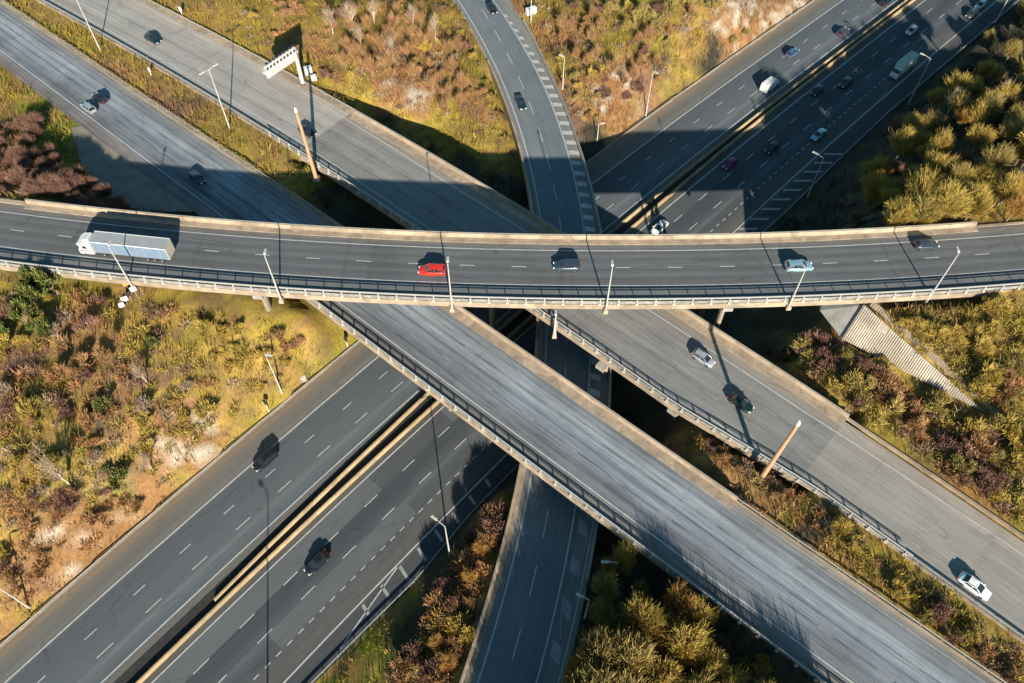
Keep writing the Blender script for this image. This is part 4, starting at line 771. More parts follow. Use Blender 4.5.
# ------------------------------------------------------------------ lamp posts and masts
def lamp_post(base, h, label, arms, mat='pale_steel', r=.13, group='motorway lamp posts', name='lamp_post', plinth=False):
    """arms: list of (azimuth, length)"""
    x, y, z = base; rt = empty(name, (x, y, z), 0, label, 'lamp post' if name == 'lamp_post' else 'mast', group)
    mb = MB(); mb.tube((0, 0, 0), (0, 0, 1.4), r*1.5, r*1.35, 10); mb.tube((0, 0, 1.4), (0, 0, h), r*1.15, r*.6, 10); mb.build('pole', M[mat], rt)
    if plinth: mb = MB(); mb.box((0, 0, -.25), (.8, .7, .9), 0, .9); mb.build('plinth', M['concrete'], rt)
    for az, L_ in arms:
        dx, dy = math.cos(az), math.sin(az); mb = MB(); mb.tube((0, 0, h-.15), (dx*L_*.6, dy*L_*.6, h+.1), r*.6, r*.5, 8); mb.tube((dx*L_*.6, dy*L_*.6, h+.1), (dx*L_, dy*L_, h+.15), r*.5, r*.5, 8); ar = mb.build('arm', M[mat], rt)
        mb = MB(); mb.box((dx*(L_+.4), dy*(L_+.4), h+.15), (1.15, .42, .18), az, .8); hd_ = mb.build('lamp_head', M['pale_steel'], rt)
        mb = MB(); mb.box((dx*(L_+.45), dy*(L_+.45), h+.045), (.8, .3, .03), az); mb.build('lens', M['lamp'], hd_)
    return rt
up = math.pi/2
for (bx, by), h, lb_ in (((133.2, 288), 10.8, 'thin pale lamp post beside the lorry with signs at its foot'), ((280.7, 298.9), 11.4, 'second lamp post from the left along the flyover railing'), ((452, 307.7), 11.7, 'lamp post beside the red car on the flyover'),
                      ((606, 309.5), 11.2, 'lamp post on the flyover between the red car and the light blue car'), ((789.3, 305.6), 9.2, 'lamp post below the light blue car on the flyover'), ((926.8, 301.2), 12.6, 'rightmost and longest lamp post on the flyover railing')):
    zb = 20.1 if 200 < bx < 900 else 19.0
    p = at(bx, by, zb); lamp_post((p[0], p[1], zb-.2), h, lb_, [(up, .35)], plinth=200 < bx < 900, group='lamp posts along the flyover railing')
def gp(px, py): return tground(px, py)
B1a = math.atan2(B1.d[1], B1.d[0]); Aa = math.atan2(A.d[1], A.d[0])
p = gp(229.9, 128.8); lamp_post(p, 15, 'double armed lamp post in the scrub strip between the diagonal carriageways, top left', [(B1a+up, 1.3), (B1a-up, 1.3)])
p = gp(100.1, 49.8); lamp_post(p, 15, 'lamp post cut by the top edge in the grassy strip, top left', [(B1a+up, 1.3), (B1a-up, 1.3)])
p = gp(282.2, 393.3); lamp_post(p, 12.6, 'pale lamp post standing in the dry grass left of the bottom motorway', [(-.3, .4)])
p = gp(30, 608); lamp_post(p, 13, 'lamp post leaning out of the left edge above the bottom motorway', [(-.4, .4)])
p = gp(645.5, 117); lamp_post(p, 13, 'thin lamp post on the chalky slope above the upper right carriageway', [(-.9, .4)])
p = gp(562.4, 90.8); lamp_post(p, 9, 'thin lamp post in the rust scrub right of the link road hatching', [(2.6, .5)])
p = gp(531, 22); lamp_post(p, 9, 'lamp post at the top edge beside a white cabinet', [(2.6, .5)])
p = gp(806.8, 199); lamp_post((p[0], p[1], 0.3), 11.5, 'grey lamp post over the dotted lanes in the dark verge above the flyover', [(Aa+up, 1.7)])
p = gp(907.2, 106.8); lamp_post((p[0], p[1], .5), 13, 'lamp post arching over the box lorry', [(Aa+up, 1.7)])
p = gp(994, 25); lamp_post((p[0], p[1], .5), 13, 'lamp post at the top right corner in the shade', [(Aa+up, 1.7)])
p = at(450, 556.2, .1); lamp_post((p[0], p[1], .0), 12.6, 'lamp post with arm reaching over the exit line of the bottom motorway', [(Aa+up*1.05, 1.8)])
p = at(584.5, 619.2, 5.9); lamp_post((p[0], p[1], 5.8), 9.2, 'short lamp post right of the link road at the bottom', [(Aa+up*1.2, 1.0)])
p = at(613, 577, 5.9); lamp_post((p[0], p[1], 5.8), 6.5, 'lamp post half hidden by the small tree next to the lower viaduct', [(math.pi, 1.4)])
p = gp(597, 141); lamp_post((p[0], p[1], 0.4), 6.5, 'short lamp post tucked beside the link bridge in the flyover shadow', [(.2, .5)])
p = at(533.5, 322, 12.6); p2 = at(554.5, 334.5, 12.3)
lamp_post((p2[0], p2[1], 12.2), 5.5, 'stubby post on the railing of the upper diagonal viaduct below the flyover', [(up, .3)], r=.2, plinth=True)
def tan_mast(px, py, tip, h, label):
    b = at(px, py, 12.3); rt = empty('tall_mast', (b[0], b[1], 12.2), 0, label, 'mast', 'tan masts beside the diagonal carriageways')
    t = at(*tip, 12.3+h); d = (t[0]-b[0], t[1]-b[1])
    mb = MB(); mb.tube((0, 0, 0), (d[0], d[1], h), .42, .26, 10); mb.build('pole', M['tanmast'], rt)
    mb = MB(); mb.tube((d[0], d[1], h+.004), (d[0], d[1], h+.9), .32, .2, 10); mb.build('lamp_head', M['white'], rt)
    mb = MB(); mb.box((0, 0, .2), (1.3, 1.3, .5)); mb.build('base_block', M['concrete'], rt)
pq = at(268, 492, 0)-SD*2.44*19
lamp_post((pq[0], pq[1], 0.), 19, 'lamp post just below the bottom edge whose shadow crosses the patched lanes', [(Aa+up, 1.7)])
tan_mast(316.5, 179.2, (296, 111.3), 17.2, 'tall tan mast in the strip between carriageways below the gantry sign')
tan_mast(761.5, 477.6, (798, 424.3), 17.2, 'tall tan mast beside the upper diagonal carriageway, lower right')

# ------------------------------------------------------------------ gantry sign, cabinets, roadside signs
def gantry():
    b = tground(303, 84); r = empty('gantry_sign', (b[0], b[1], b[2]-.1), 0, 'white cantilever motorway gantry sign seen from behind, beside the upper diagonal carriageway', 'sign')
    perp = np.array(B2.P(np.array([B2.s_at(300, 84)]), np.array([-1.]))[0]-B2.P(np.array([B2.s_at(300, 84)]), np.array([0.]))[0]); perp /= np.hypot(*perp); along = np.array([-perp[1], perp[0]])
    H_ = 8.2
    gw = flat('gantry_white', (.40, .41, .41), .5, 0, var=.15, scale=.8)
    mb = MB(); mb.tube((0, 0, 0), (0, 0, H_), .5, .42, 12); mb.build('column', gw, r)
    mb = MB(); mb.box((0, 0, .15), (1.8, 1.8, .5)); mb.build('base_block', M['concrete'], r)
    ang = math.atan2(perp[1], perp[0]); L_ = 8.6; c = perp*L_/2
    mb = MB(); mb.box((c[0], c[1], H_+.2), (L_+1, .7, .7), ang); arm = mb.build('arm', gw, r)
    mb = MB(); d = along*.75; mb.box((c[0]+d[0]+perp[0]*.4, c[1]+d[1]+perp[1]*.4, H_+.6), (L_, .45, 3.0), ang); bd = mb.build('sign_box', gw, r)
    mb = MB(); d = -along*.1; mb.box((c[0]+d[0], c[1]+d[1], H_-.75), (L_, 1.3, .08), ang); mb.build('walkway', M['steel'], r)
    for k in range(9):
        t = (k+.5)/9*L_; q = perp*t-along*.72; mb = MB(); mb.box((q[0], q[1], H_-.2), (.09, .09, 1.2), ang); mb.build('rail_post', M['dark'], arm)
        mb = MB(); mb.box((perp[0]*t+along[0]*.75+perp[0]*.4, perp[1]*t+along[1]*.75+perp[1]*.4, H_+1.35), (.5, .56, .55), ang); mb.build('lantern_unit', M['dark'], bd)
        q = perp*t+along*.3; mb = MB(); mb.box((q[0]+along[0]*.2, q[1]+along[1]*.2, H_+2.16), (.55, .6, .12), ang); mb.build('bracket', M['dark'], arm)
    mb = MB(); q = perp*L_/2-along*.72; mb.box((q[0], q[1], H_+.42), (L_, .08, .08), ang); mb.build('handrail', M['white'], arm)
    mb = MB(); mb.tube((along[0]*.55, along[1]*.55, 0), (along[0]*.55, along[1]*.55, H_-.8), .09, .09, 6); mb.build('ladder', M['steel'], r)
gantry()
def cabinet(px, py, label, sz=(1.2, .6, 1.4), mat='white', rz=.4, name='cabinet'):
    b = tground(px, py); r = empty(name, (b[0], b[1], b[2]-.05), rz, label, 'cabinet')
    mb = MB(); mb.box((0, 0, sz[2]/2+.1), sz); mb.build('housing', M[mat], r)
    mb = MB(); mb.box((0, 0, sz[2]+.14), (sz[0]+.12, sz[1]+.12, .08)); mb.build('lid', M['white'], r)
    mb = MB(); mb.box((0, 0, .05), (sz[0]+.3, sz[1]+.3, .12)); mb.build('plinth', M['concrete_grey'], r)
cabinet(531, 14, 'white roadside cabinet beside the top edge, right of the link road', (2.6, 1.1, 1.5), rz=.5)
cabinet(309, 74, 'white cabinet at the foot of the gantry sign', (1.6, 1.0, 1.6)); cabinet(314, 80, 'low white cabinet right of the gantry sign foot', (1.2, .8, 1.1))
cabinet(304, 380, 'small pinkish cabinet in the dry grass near the left lamp post', (.9, .6, .8), 'concrete')
cabinet(267, 358, 'tiny white cabinet in the scrub below the flyover lamp post', (.8, .6, .8))
def signal(px, py, label, h=3.2, w=.7, panels=1, tone='dark'):
    b = tground(px, py); r = empty('road_signal', (b[0], b[1], b[2]-.1), Aa, label, 'signal')
    mb = MB(); mb.tube((0, 0, 0), (0, 0, h), .09, .07, 8); mb.build('post', M['white'], r)
    mb = MB(); mb.box((0, 0, h+.3), (.35, w, 1.0)); mb.build('signal_head', M[tone], r)
    mb = MB(); mb.box((.19, 0, h+.3), (.03, w*.8, .8)); mb.build('face', M['glass'], r)
signal(269, 411, 'dark matrix signal on a white post above the left carriageway shoulder', 3.0); signal(348, 347, 'small dark signal beside the lower viaduct abutment', 2.2)
signal(182.5, 16, 'small white marker sign on the verge of the upper diagonal carriageway', 1.6, .8, tone='white')
signal(151, 74.5, 'small white marker in the scrub strip left of the double armed lamp post', 1.2, .5, tone='white')
def chevrons():
    b = tground(133, 300); r = empty('road_sign', (b[0], b[1], b[2]-.1), 0, 'cluster of white and dark sign panels beside the flyover lamp post', 'sign')
    for i, (dx, dy, zz, m_, w) in enumerate(((1.6, 1.2, 3.0, 'dark', .9), (.9, .4, 2.8, 'white', 1.0), (0, -.3, 2.2, 'dark', .9), (-.6, -1.0, 1.8, 'white', 1.1), (-1.1, -1.9, 1.2, 'white', .9), (-.6, 1.3, 3.2, 'amber', .8))):
        mb = MB(); mb.tube((dx, dy, 0), (dx, dy, zz), .06, .06, 6); ps = mb.build('post', M['steel'], r)
        mb = MB(); mb.box((dx, dy-.08, zz), (w, .08, 1.15), .5); mb.build('sign_panel', M[m_], r)
chevrons()
def fence_run(pts, label, h=1.2, mat='steel', cat='fence', name='fence'):
    r = empty(name, (0, 0, 0), 0, label, cat); rl = MB(); W3 = [tground(*p) for p in pts]; k = 0
    for p, q in zip(W3[:-1], W3[1:]):
        n = max(1, int(math.dist(p[:2], q[:2])/3)); 
        for i in range(n):
            t0, t1 = i/n, (i+1)/n; a_ = [p[j]+(q[j]-p[j])*t0 for j in (0, 1)]; b_ = [p[j]+(q[j]-p[j])*t1 for j in (0, 1)]
            za, zb = float(tz(*a_)[0]), float(tz(*b_)[0]); mb = MB(); mb.box((0, 0, h/2), (.1, .1, h)); o = mb.build('post', M[mat], r); o.location = (a_[0], a_[1], za-.05)
            for hh in (.5, h-.1): rl.tube((*a_, za+hh), (*b_, zb+hh), .05, .05, 5)
    rl.build('rail', M[mat], r)
fence_run([(842, 231), (872, 219), (890, 214)], 'pale fence rail among the dark wood just above the flyover', 1.4)
fence_run([(560, 640), (562, 600), (592, 540)], 'low rail fence right of the link road near the bottom', .9)

# ------------------------------------------------------------------ plants
FM = {
 'moss': foliage_mat('twigs_moss_yellow', (.35, .265, .06), (.45, .31, .075), .35),
 'gold': foliage_mat('twigs_golden', (.40, .26, .06), (.44, .22, .07), .3),
 'olive': foliage_mat('twigs_olive', (.26, .225, .07), (.38, .275, .09), .35),
 'rust': foliage_mat('twigs_rust', (.32, .165, .075), (.36, .215, .10), .3),
 'purple': foliage_mat('twigs_purple', (.18, .092, .068), (.25, .14, .10), .3),
 'pale': foliage_mat('twigs_pale', (.30, .22, .145), (.37, .285, .20), .3),
 'green': foliage_mat('evergreen_leaves', (.09, .11, .028), (.15, .16, .04), .4),
}
M['bark'] = flat('bark', (.20, .15, .10), .9, var=.3, scale=3); M['bark_pale'] = flat('bark_pale', (.50, .42, .33), .85, var=.25, scale=3)
def ribbon_mesh(name, segs, mat, tint):
    """segs: arrays (n, k, 3) of points along twigs, widths (n, k); each twig a bent ribbon"""
    P_, Wd = segs; n, k, _ = P_.shape; d = P_[:, 1:]-P_[:, :-1]; d = np.concatenate([d, d[:, -1:]], 1)
    side = np.cross(d, RNG.normal(size=(n, 1, 3))); side /= np.linalg.norm(side, axis=2, keepdims=True)+1e-9
    L_ = P_-side*Wd[..., None]/2; R_ = P_+side*Wd[..., None]/2; V = np.stack([L_, R_], 2).reshape(-1, 3)
    base = (np.arange(n)*k*2)[:, None]; j = np.arange(k-1)*2; Q = np.stack([base+j, base+j+1, base+j+3, base+j+2], -1).reshape(-1, 4)
    return mesh_np(name, V, Q, mat, np.repeat(tint, k*2, axis=0))
def mesh_np(name, V, Q, mat, tint):
    me = bpy.data.meshes.new(name); me.vertices.add(len(V)); me.vertices.foreach_set('co', V.astype(np.float32).ravel()); m = Q.shape[1]
    me.loops.add(Q.size); me.loops.foreach_set('vertex_index', Q.astype(np.int32).ravel()); me.polygons.add(len(Q)); me.polygons.foreach_set('loop_start', np.arange(0, Q.size, m)); me.polygons.foreach_set('loop_total', np.full(len(Q), m)); me.update(calc_edges=True)
    ca = me.color_attributes.new('Tint', 'FLOAT_COLOR', 'POINT'); t = np.concatenate([tint, np.ones((len(V), 1))], 1) if tint.shape[1] == 3 else tint
    ca.data.foreach_set('color', t.astype(np.float32).ravel()); me.materials.append(mat); return me
def crown(name, mat, R, h0, h1, n, tw=.07, L0=1.3, clump=9, seed=0, up_=.35, squash=1.0, radial=False):
    """bare or leafy crown: fans of twigs radiating from limb ends, in uneven clumps"""
    rg = np.random.default_rng(seed); cc = rg.normal(size=(clump, 3)); cc[:, 2] = np.abs(cc[:, 2])*.9-.15; cc /= np.linalg.norm(cc, axis=1, keepdims=True)
    cen = np.array([0, 0, (h0+h1)/2-.1*(h1-h0)]); ax = np.array([R*.62, R*.62*squash, (h1-h0)*.36]); cc = cen+cc*ax*rg.uniform(.5, 1.3, (clump, 1)); cr = rg.uniform(.22, .55, clump)*R
    i = rg.integers(0, clump, n); dr = rg.normal(size=(n, 3)); dr /= np.linalg.norm(dr, axis=1, keepdims=True); rad = rg.uniform(.15, 1, n)**.6
    st = cc[i]+dr*(cr[i]*rad)[:, None]*.75; out = st-np.array([0, 0, h0*.8]); out /= np.linalg.norm(out, axis=1, keepdims=True)
    if radial:
        root_ = np.array([0, 0, h0*.9]); t_ = rg.uniform(.25, 1.0, (n, 1))**.8; st = root_+(cc[i]-root_)*t_*.9+dr*(cr[i]*rad)[:, None]*.8*t_
        out = st-root_+rg.normal(size=(n, 3))*.3; out /= np.linalg.norm(out, axis=1, keepdims=True)
    dirn = (out*1.3+dr*.5+rg.normal(size=(n, 3))*.2+np.array([0, 0, .15])) if radial else out*.8+dr*.45+rg.normal(size=(n, 3))*.22+np.array([0, 0, up_]); dirn /= np.linalg.norm(dirn, axis=1, keepdims=True)
    L_ = rg.uniform(.45, 1.15, n)*L0; bend = rg.normal(size=(n, 3))*.18+np.array([0, 0, .12])
    P_ = np.stack([st, st+dirn*L_[:, None]*.5, st+dirn*L_[:, None]+bend*L_[:, None]], 1); Wd = np.stack([np.full(n, tw*1.1), np.full(n, tw), np.full(n, tw*.35)], 1)*rg.uniform(.7, 1.4, (n, 1))
    tint = np.stack([rg.uniform(0, 1, clump)[i]*.6+rg.uniform(0, .4, n), np.clip(rg.uniform(0, 1, clump)[i]*.5+rg.uniform(0, .5, n), 0, 1), np.zeros(n)], 1)
    return ribbon_mesh(name, (P_, Wd), mat, tint), cc
def limbs(name, mat, cc, h0, r=.16, base=(0, 0, 0), seed=0):
    mb = MB(); mb.tube((0, 0, -.4), (0, 0, h0*.7), r*1.3, r, 8)
    for c in cc:
        m = Vector((c[0]*.35, c[1]*.35, h0*.7+(c[2]-h0*.7)*.55)); mb.tube((0, 0, h0*.65), m, r*.75, r*.45, 6); mb.tube(m, tuple(c), r*.45, r*.12, 5)
        for k in range(2): e = Vector(c)+Vector((random.uniform(-1, 1), random.uniform(-1, 1), random.uniform(0, 1)))*r*5; mb.tube(m, e, r*.3, r*.08, 4)
    return mb.build(name, mat)
PROTO = {}
def make_plant(key, name, crown_kind, R, h0, h1, n, tw, L0, clump, bark='bark', r=.14, up_=.35, nvar=2):
    PROTO[key] = []
    for v in range(nvar):
        me, cc = crown('crown', FM[crown_kind], R, h0, h1, n, tw, L0, clump, seed=abs(hash_(key))+v*31, up_=up_, radial=key[:4] == 'tree' and key != 'tree_bare')
        lo = limbs('trunk' if h1 > 3.5 else 'stems', M[bark], cc, h0 if h0 > .5 else .6, r)
        COL.objects.unlink(lo); PROTO[key].append((name, me, lo.data, lo.name.split('.')[0]))
def hash_(s): return sum(ord(c)*(i+3) for i, c in enumerate(s))
make_plant('tree_moss', 'tree', 'moss', 3.0, 2.5, 9, 5600, 0.042, 1.25, 22, nvar=3)
make_plant('tree_gold', 'tree', 'gold', 2.8, 2.2, 8, 5600, 0.042, 1.25, 21, nvar=3)
make_plant('tree_olive', 'tree', 'olive', 3.0, 2.5, 9, 5600, 0.042, 1.25, 23, nvar=3)
make_plant('tree_purple', 'tree', 'purple', 2.6, 1.2, 6, 5600, 0.042, 1.25, 21, nvar=3)
make_plant('tree_bare', 'bare_tree', 'pale', 2.2, 2.5, 9, 260, .05, 2.1, 8, 'bark_pale', .12, .8)
make_plant('tree_twig', 'bare_tree', 'rust', 1.9, 1.2, 7, 900, .04, 1.6, 9, r=.09, up_=.9)
make_plant('bush_moss', 'bush', 'moss', 1.5, .3, 2.6, 950, .07, .95, 7, r=.06)
make_plant('bush_rust', 'bush', 'rust', 1.5, .3, 2.4, 900, .07, .9, 7, r=.06)
make_plant('bush_purple', 'bush', 'purple', 1.6, .3, 2.3, 950, .065, .9, 8, r=.06)
make_plant('bush_olive', 'bush', 'olive', 1.6, .3, 2.8, 1000, .075, .9, 8, r=.06)
make_plant('bush_green', 'evergreen_bush', 'green', 1.7, .2, 3.2, 1500, .12, .6, 9, r=.08)
make_plant('bush_pale', 'bush', 'pale', 1.3, .2, 2.0, 500, .05, .8, 6, 'bark_pale', r=.05)
LBL = {'tree_moss': 'yellow green mossy tree', 'tree_gold': 'golden twigged tree', 'tree_olive': 'olive green tree', 'tree_purple': 'purple brown leafless tree', 'tree_bare': 'pale thin bare tree',
       'tree_twig': 'thin brown leafless tree', 'bush_moss': 'yellow green bush', 'bush_rust': 'rust brown bush', 'bush_purple': 'purplish leafless bush', 'bush_olive': 'olive bush', 'bush_green': 'dark evergreen bush', 'bush_pale': 'pale straw coloured bush'}
def off_road(x, y, z, marg=1.2):
    xx, yy = np.array([x]), np.array([y])
    if in_poly(grow([PV1[:2], PV2[:2], PV3[:2]], 2.0), xx, yy)[0] or in_poly(grow(LAYBY, 1.), xx, yy)[0]: return False
    a, o = A.so(x, y)
    if -37.5-marg < o < 6+marg: return False
    for rd, lo, hi, zz in ((B1, -3.2, 13.8, 12.5), (B2, -18.5, .4, 12.5), (C, -12.4, 3.4, 20.5), (K, -2.6, 12.9, 6.5)):
        a, o = rd.so(x, y)
        if rd is B2: lo = float(O(B2sw, np.array([float(a)]))[0])-.3
        if rd is B1: hi = float(O(lin(13.4, kB1), np.array([float(a)]))[0])
        if rd is K: hi = float(O(Kout, np.array([float(a)]))[0])+.4
        if lo-marg < o < hi+marg: return False
    return True
NPL = 0
def plant(key, px, py, s, where, h_=None, lab=None, group=None, force=False, sink=.1, zs=1.0):
    """px,py: where the middle of the crown shows"""
    global NPL
    nm, cm, lm, ln = random.choice(PROTO[key]); hh = {'t': 6.0, 'b': 1.3}[key[0]]*s*zs
    x = y = z = None
    for zz in np.arange(36, -1, -.25):
        p = at(px, py, zz); g_ = float(tz(*p)[0])
        if g_+hh >= zz: x, y, z = p[0], p[1], g_; break
    if x is None: return
    if not force and not off_road(x, y, z, .8*s if key[0] == 'b' else 1.0): return
    r = bpy.data.objects.new(nm, None); link(r); r.location = (x, y, z-sink); r.rotation_euler = (0, 0, random.uniform(0, 6.28)); q = s*random.uniform(.92, 1.08); r.scale = (q, q*random.uniform(.88, 1.12), q*zs)
    lab = lab or f'{LBL[key]} {where}'; tag(r, lab, 'tree' if key[0] == 't' else 'bush', group or f'{LBL[key]}s {where}')
    c = bpy.data.objects.new('crown', cm); link(c, r); t = bpy.data.objects.new(ln, lm); link(t, r); NPL += 1
# individually placed trees
for k, px, py, s in (('tree_moss', 624, 556, .75), ('tree_moss', 648, 616, 1.12), ('tree_gold', 682, 594, 1.1), ('tree_moss', 688, 640, 1.22), ('tree_gold', 583, 668, .85), ('tree_gold', 606, 664, .85), ('tree_moss', 634, 661, 1.05), ('tree_moss', 664, 676, 1.1), ('tree_olive', 616, 622, .7), ('bush_gold' if 0 else 'tree_olive', 640, 590, .6),
                  ('tree_olive', 606, 585, .8), ('tree_olive', 601, 612, .7), ('tree_olive', 598, 640, .7), ('tree_olive', 612, 565, .6), ('tree_gold', 655, 640, 1.0), ('tree_moss', 700, 610, .9), ('tree_moss', 710, 665, .9), ('tree_moss', 732, 684, 1.0), ('tree_olive', 700, 692, 1.1), ('tree_moss', 770, 700, 1.0), ('tree_olive', 655, 705, 1.2), ('tree_gold', 610, 705, 1.0), ('tree_olive', 715, 655, .7), ('tree_moss', 640, 730, 1.2), ('tree_moss', 700, 735, 1.3), ('tree_olive', 765, 745, 1.4), ('tree_moss', 820, 745, 1.2)):
    plant(k, px, py, s, 'in the sunken wood between link road and lower viaduct', zs=1.4, force=True)
wood = 'in the wood above the right end of the flyover'
for k, px, py, s in (('tree_moss', 905, 140, 1.1), ('tree_moss', 925, 185, 1.3), ('tree_moss', 880, 185, 1.0), ('tree_olive', 914, 120, .8), ('tree_gold', 887, 168, .8), ('tree_moss', 946, 138, 1.0), ('tree_gold', 967, 112, .75), ('tree_moss', 985, 131, 1.0), ('tree_olive', 996, 99, 1.0), ('tree_purple', 1014, 92, 1.0), ('tree_olive', 1012, 128, .9), ('tree_olive', 917, 171, 1.0), ('tree_olive', 927, 205, 1.05), ('tree_moss', 952, 197, 1.2), ('tree_moss', 978, 200, 1.15), ('tree_olive', 962, 173, .8), ('tree_moss', 985, 174, .8), ('tree_moss', 1014, 184, .9), ('tree_gold', 1019, 203, .8), ('tree_moss', 873, 199, .5), ('tree_gold', 909, 147, .6), ('tree_olive', 990, 35, .6), ('tree_olive', 1000, 70, .8), ('tree_olive', 934, 118, .7), ('tree_olive', 1024, 110, 1.0), ('tree_moss', 930, 150, .8), ('tree_olive', 945, 165, .8), ('tree_olive', 1000, 155, .9), ('tree_olive', 900, 185, .7),
                  ('tree_olive', 1035, 60, 1.2), ('tree_olive', 1045, 20, 1.2), ('tree_moss', 1040, 140, 1.2), ('tree_olive', 1050, 100, 1.2), ('tree_olive', 1060, 180, 1.1), ('tree_olive', 1015, 45, .9), ('tree_olive', 1030, 5, 1.0)):
    plant(k, px, py, s, wood, force=True)
for px, py in ((905, 118), (940, 108), (1005, 92), (1018, 118), (898, 160), (970, 150), (1012, 75)): plant(random.choice(['tree_purple', 'tree_bare', 'tree_purple']), px, py, random.uniform(.7, .95), wood, force=True)
plant('tree_bare', 955, 100, .85, wood, force=True); plant('bush_pale', 848, 201, 1.0, wood, force=True); plant('bush_purple', 859, 219, 1.0, wood, force=True)
plant('tree_bare', 55, 470, .95, '', lab='whitish bare tree alone in the left scrub slope', group='lone pale trees')
plant('tree_bare', 146, 462, .6, '', lab='small pale bare tree above the white chalk streak', group='lone pale trees')
plant('tree_bare', 140, 372, .6, '', lab='small pale bare tree in the purple patch below the signs', group='lone pale trees')
for px, py, s in ((12, 272, 1.1), (35, 300, 1.4), (38, 330, 1.2), (22, 318, 1.3), (48, 285, 1.3), (5, 335, 1.1), (30, 280, 1.2)): plant('bush_green', px, py, s, 'below the left end of the flyover', zs=1.3)
for px, py, s in ((115, 475, 1.2), (105, 405, .9), (152, 345, .8)): plant('bush_green', px, py, s, 'in the middle of the left scrub slope')
# scattered by area
def inside(poly, x, y):
    c = False; j = len(poly)-1
    for i in range(len(poly)):
        (xi, yi), (xj, yj) = poly[i], poly[j]
        if (yi > y) != (yj > y) and x < (xj-xi)*(y-yi)/(yj-yi)+xi: c = not c
        j = i
    return c
SCRUB = []
SCOL = {'bush_rust': (.34,.18,.08), 'bush_moss': (.33,.25,.06), 'bush_purple': (.22,.135,.09), 'bush_olive': (.27,.21,.07), 'bush_pale': (.34,.25,.155), 'bush_green': (.07,.09,.02)}
def scrub_at(key, px, py, s):
    for zz in np.arange(24, -1, -.25):
        p = at(px, py, zz); g_ = float(tz(*p)[0])
        if g_+.8*s >= zz:
            if off_road(p[0], p[1], g_, .9*s): SCRUB.append((p[0], p[1], g_, s, SCOL[key]))
            return
def scatter(poly, n, mix, smin, smax, where, dmin=9, zs=1.0, indiv=.42):
    xs = [p[0] for p in poly]; ys = [p[1] for p in poly]; got = []; tries = 0
    while len(got) < n and tries < n*40:
        tries += 1; x, y = random.uniform(min(xs), max(xs)), random.uniform(min(ys), max(ys))
        if not inside(poly, x, y) or any((x-a)**2+(y-b)**2 < dmin**2 for a, b in got): continue
        got.append((x, y)); q_ = float(np.clip((fbm(x/42, y/42, 3, 400+len(where))-.5)*2.4+.5+random.uniform(-.16, .16), 0, .999)); k = sorted(mix)[int(q_*len(mix))]; sz = random.uniform(smin, smax)
        if k[0] == 'b' and random.random() > indiv: scrub_at(k, x, y, sz*.95)
        else: plant(k, x, y, sz, where, zs=zs)
scatter([(0,110),(28,112),(50,150),(80,165),(112,180),(140,205),(60,202),(0,196)], 60, ['tree_purple','tree_purple','bush_purple'], .6, .9, 'on the bank above the left end of the flyover', 7, .8, .8)
scatter([(0,275),(60,280),(200,310),(260,330),(330,350),(235,430),(60,570),(0,620)], 230, ['bush_rust','bush_moss','bush_moss','bush_purple','bush_rust','bush_pale'], .55, 1.15, 'on the left scrub slope', 7, indiv=.3)
scatter([(200,0),(440,0),(480,60),(500,140),(430,120),(350,90),(240,30)], 130, ['bush_rust','bush_moss','bush_purple','bush_moss','bush_rust','bush_pale'], .5, .95, 'between the gantry sign and the link road', 6.5, indiv=.28)
for px, py in ((350, 12), (372, 8), (330, 18), (392, 45), (435, 28), (412, 14), (360, 35)): plant('tree_bare', px, py, random.uniform(.6, .85), 'between the gantry sign and the link road')
scatter([(535,0),(730,0),(700,40),(640,95),(600,130),(575,120),(555,50)], 110, ['bush_rust','bush_moss','bush_purple','bush_olive','bush_pale'], .5, 1.0, 'on the slope right of the link road', 6.5, indiv=.3)
for px, py, s in ((640, 15, 1.4), (655, 24, 1.5), (610, 10, 1.2), (628, 28, 1.1), (672, 8, 1.2), (745, 33, .7), (733, 42, .7)): plant('bush_olive', px, py, s, 'on the slope right of the link road')
scatter([(735,400),(700,430),(720,460),(1010,683),(1024,683),(1024,655),(900,570),(800,490)], 120, ['bush_rust','bush_purple','bush_olive','bush_moss','bush_rust'], .4, .75, 'in the strip between the carriageways, lower right', 6, indiv=.3)
scatter([(735,320),(815,318),(840,350),(985,425),(1024,440),(1024,525),(960,478),(850,402),(770,352)], 130, ['bush_olive','bush_rust','bush_purple','bush_rust','bush_purple','bush_moss'], .7, 1.3, 'below the ribbed slope paving', 7, indiv=.36)
scatter([(875,300),(1024,290),(1024,440),(1000,430),(930,360)], 90, ['bush_moss','bush_olive','bush_rust','bush_moss'], .7, 1.2, 'on the grassy bank right of the slope paving', 7.5, indiv=.35)
scatter([(492,490),(508,505),(470,640),(455,683),(385,683),(415,640),(460,555)], 85, ['bush_rust','bush_purple','bush_moss','bush_rust'], .7, 1.3, 'between the exit lane and the link road', 7, indiv=.4)
for px, py in ((448, 662), (438, 640), (470, 575), (480, 545)): plant('tree_gold', px, py, .5, 'between the exit lane and the link road')
scatter([(600,540),(640,570),(700,620),(760,660),(800,683),(600,683),(575,640)], 22, ['bush_olive','bush_moss','bush_purple'], .7, 1.1, 'under the trees of the sunken wood', 12)
scatter([(560,170),(625,130),(590,165)], 5, ['bush_olive'], .4, .6, 'in the flyover shadow beside the link bridge', 8)
scatter([(690,430),(720,440),(640,400)], 6, ['bush_pale','bush_olive'], .5, .7, 'in the dark gap between the diagonal viaducts', 8)

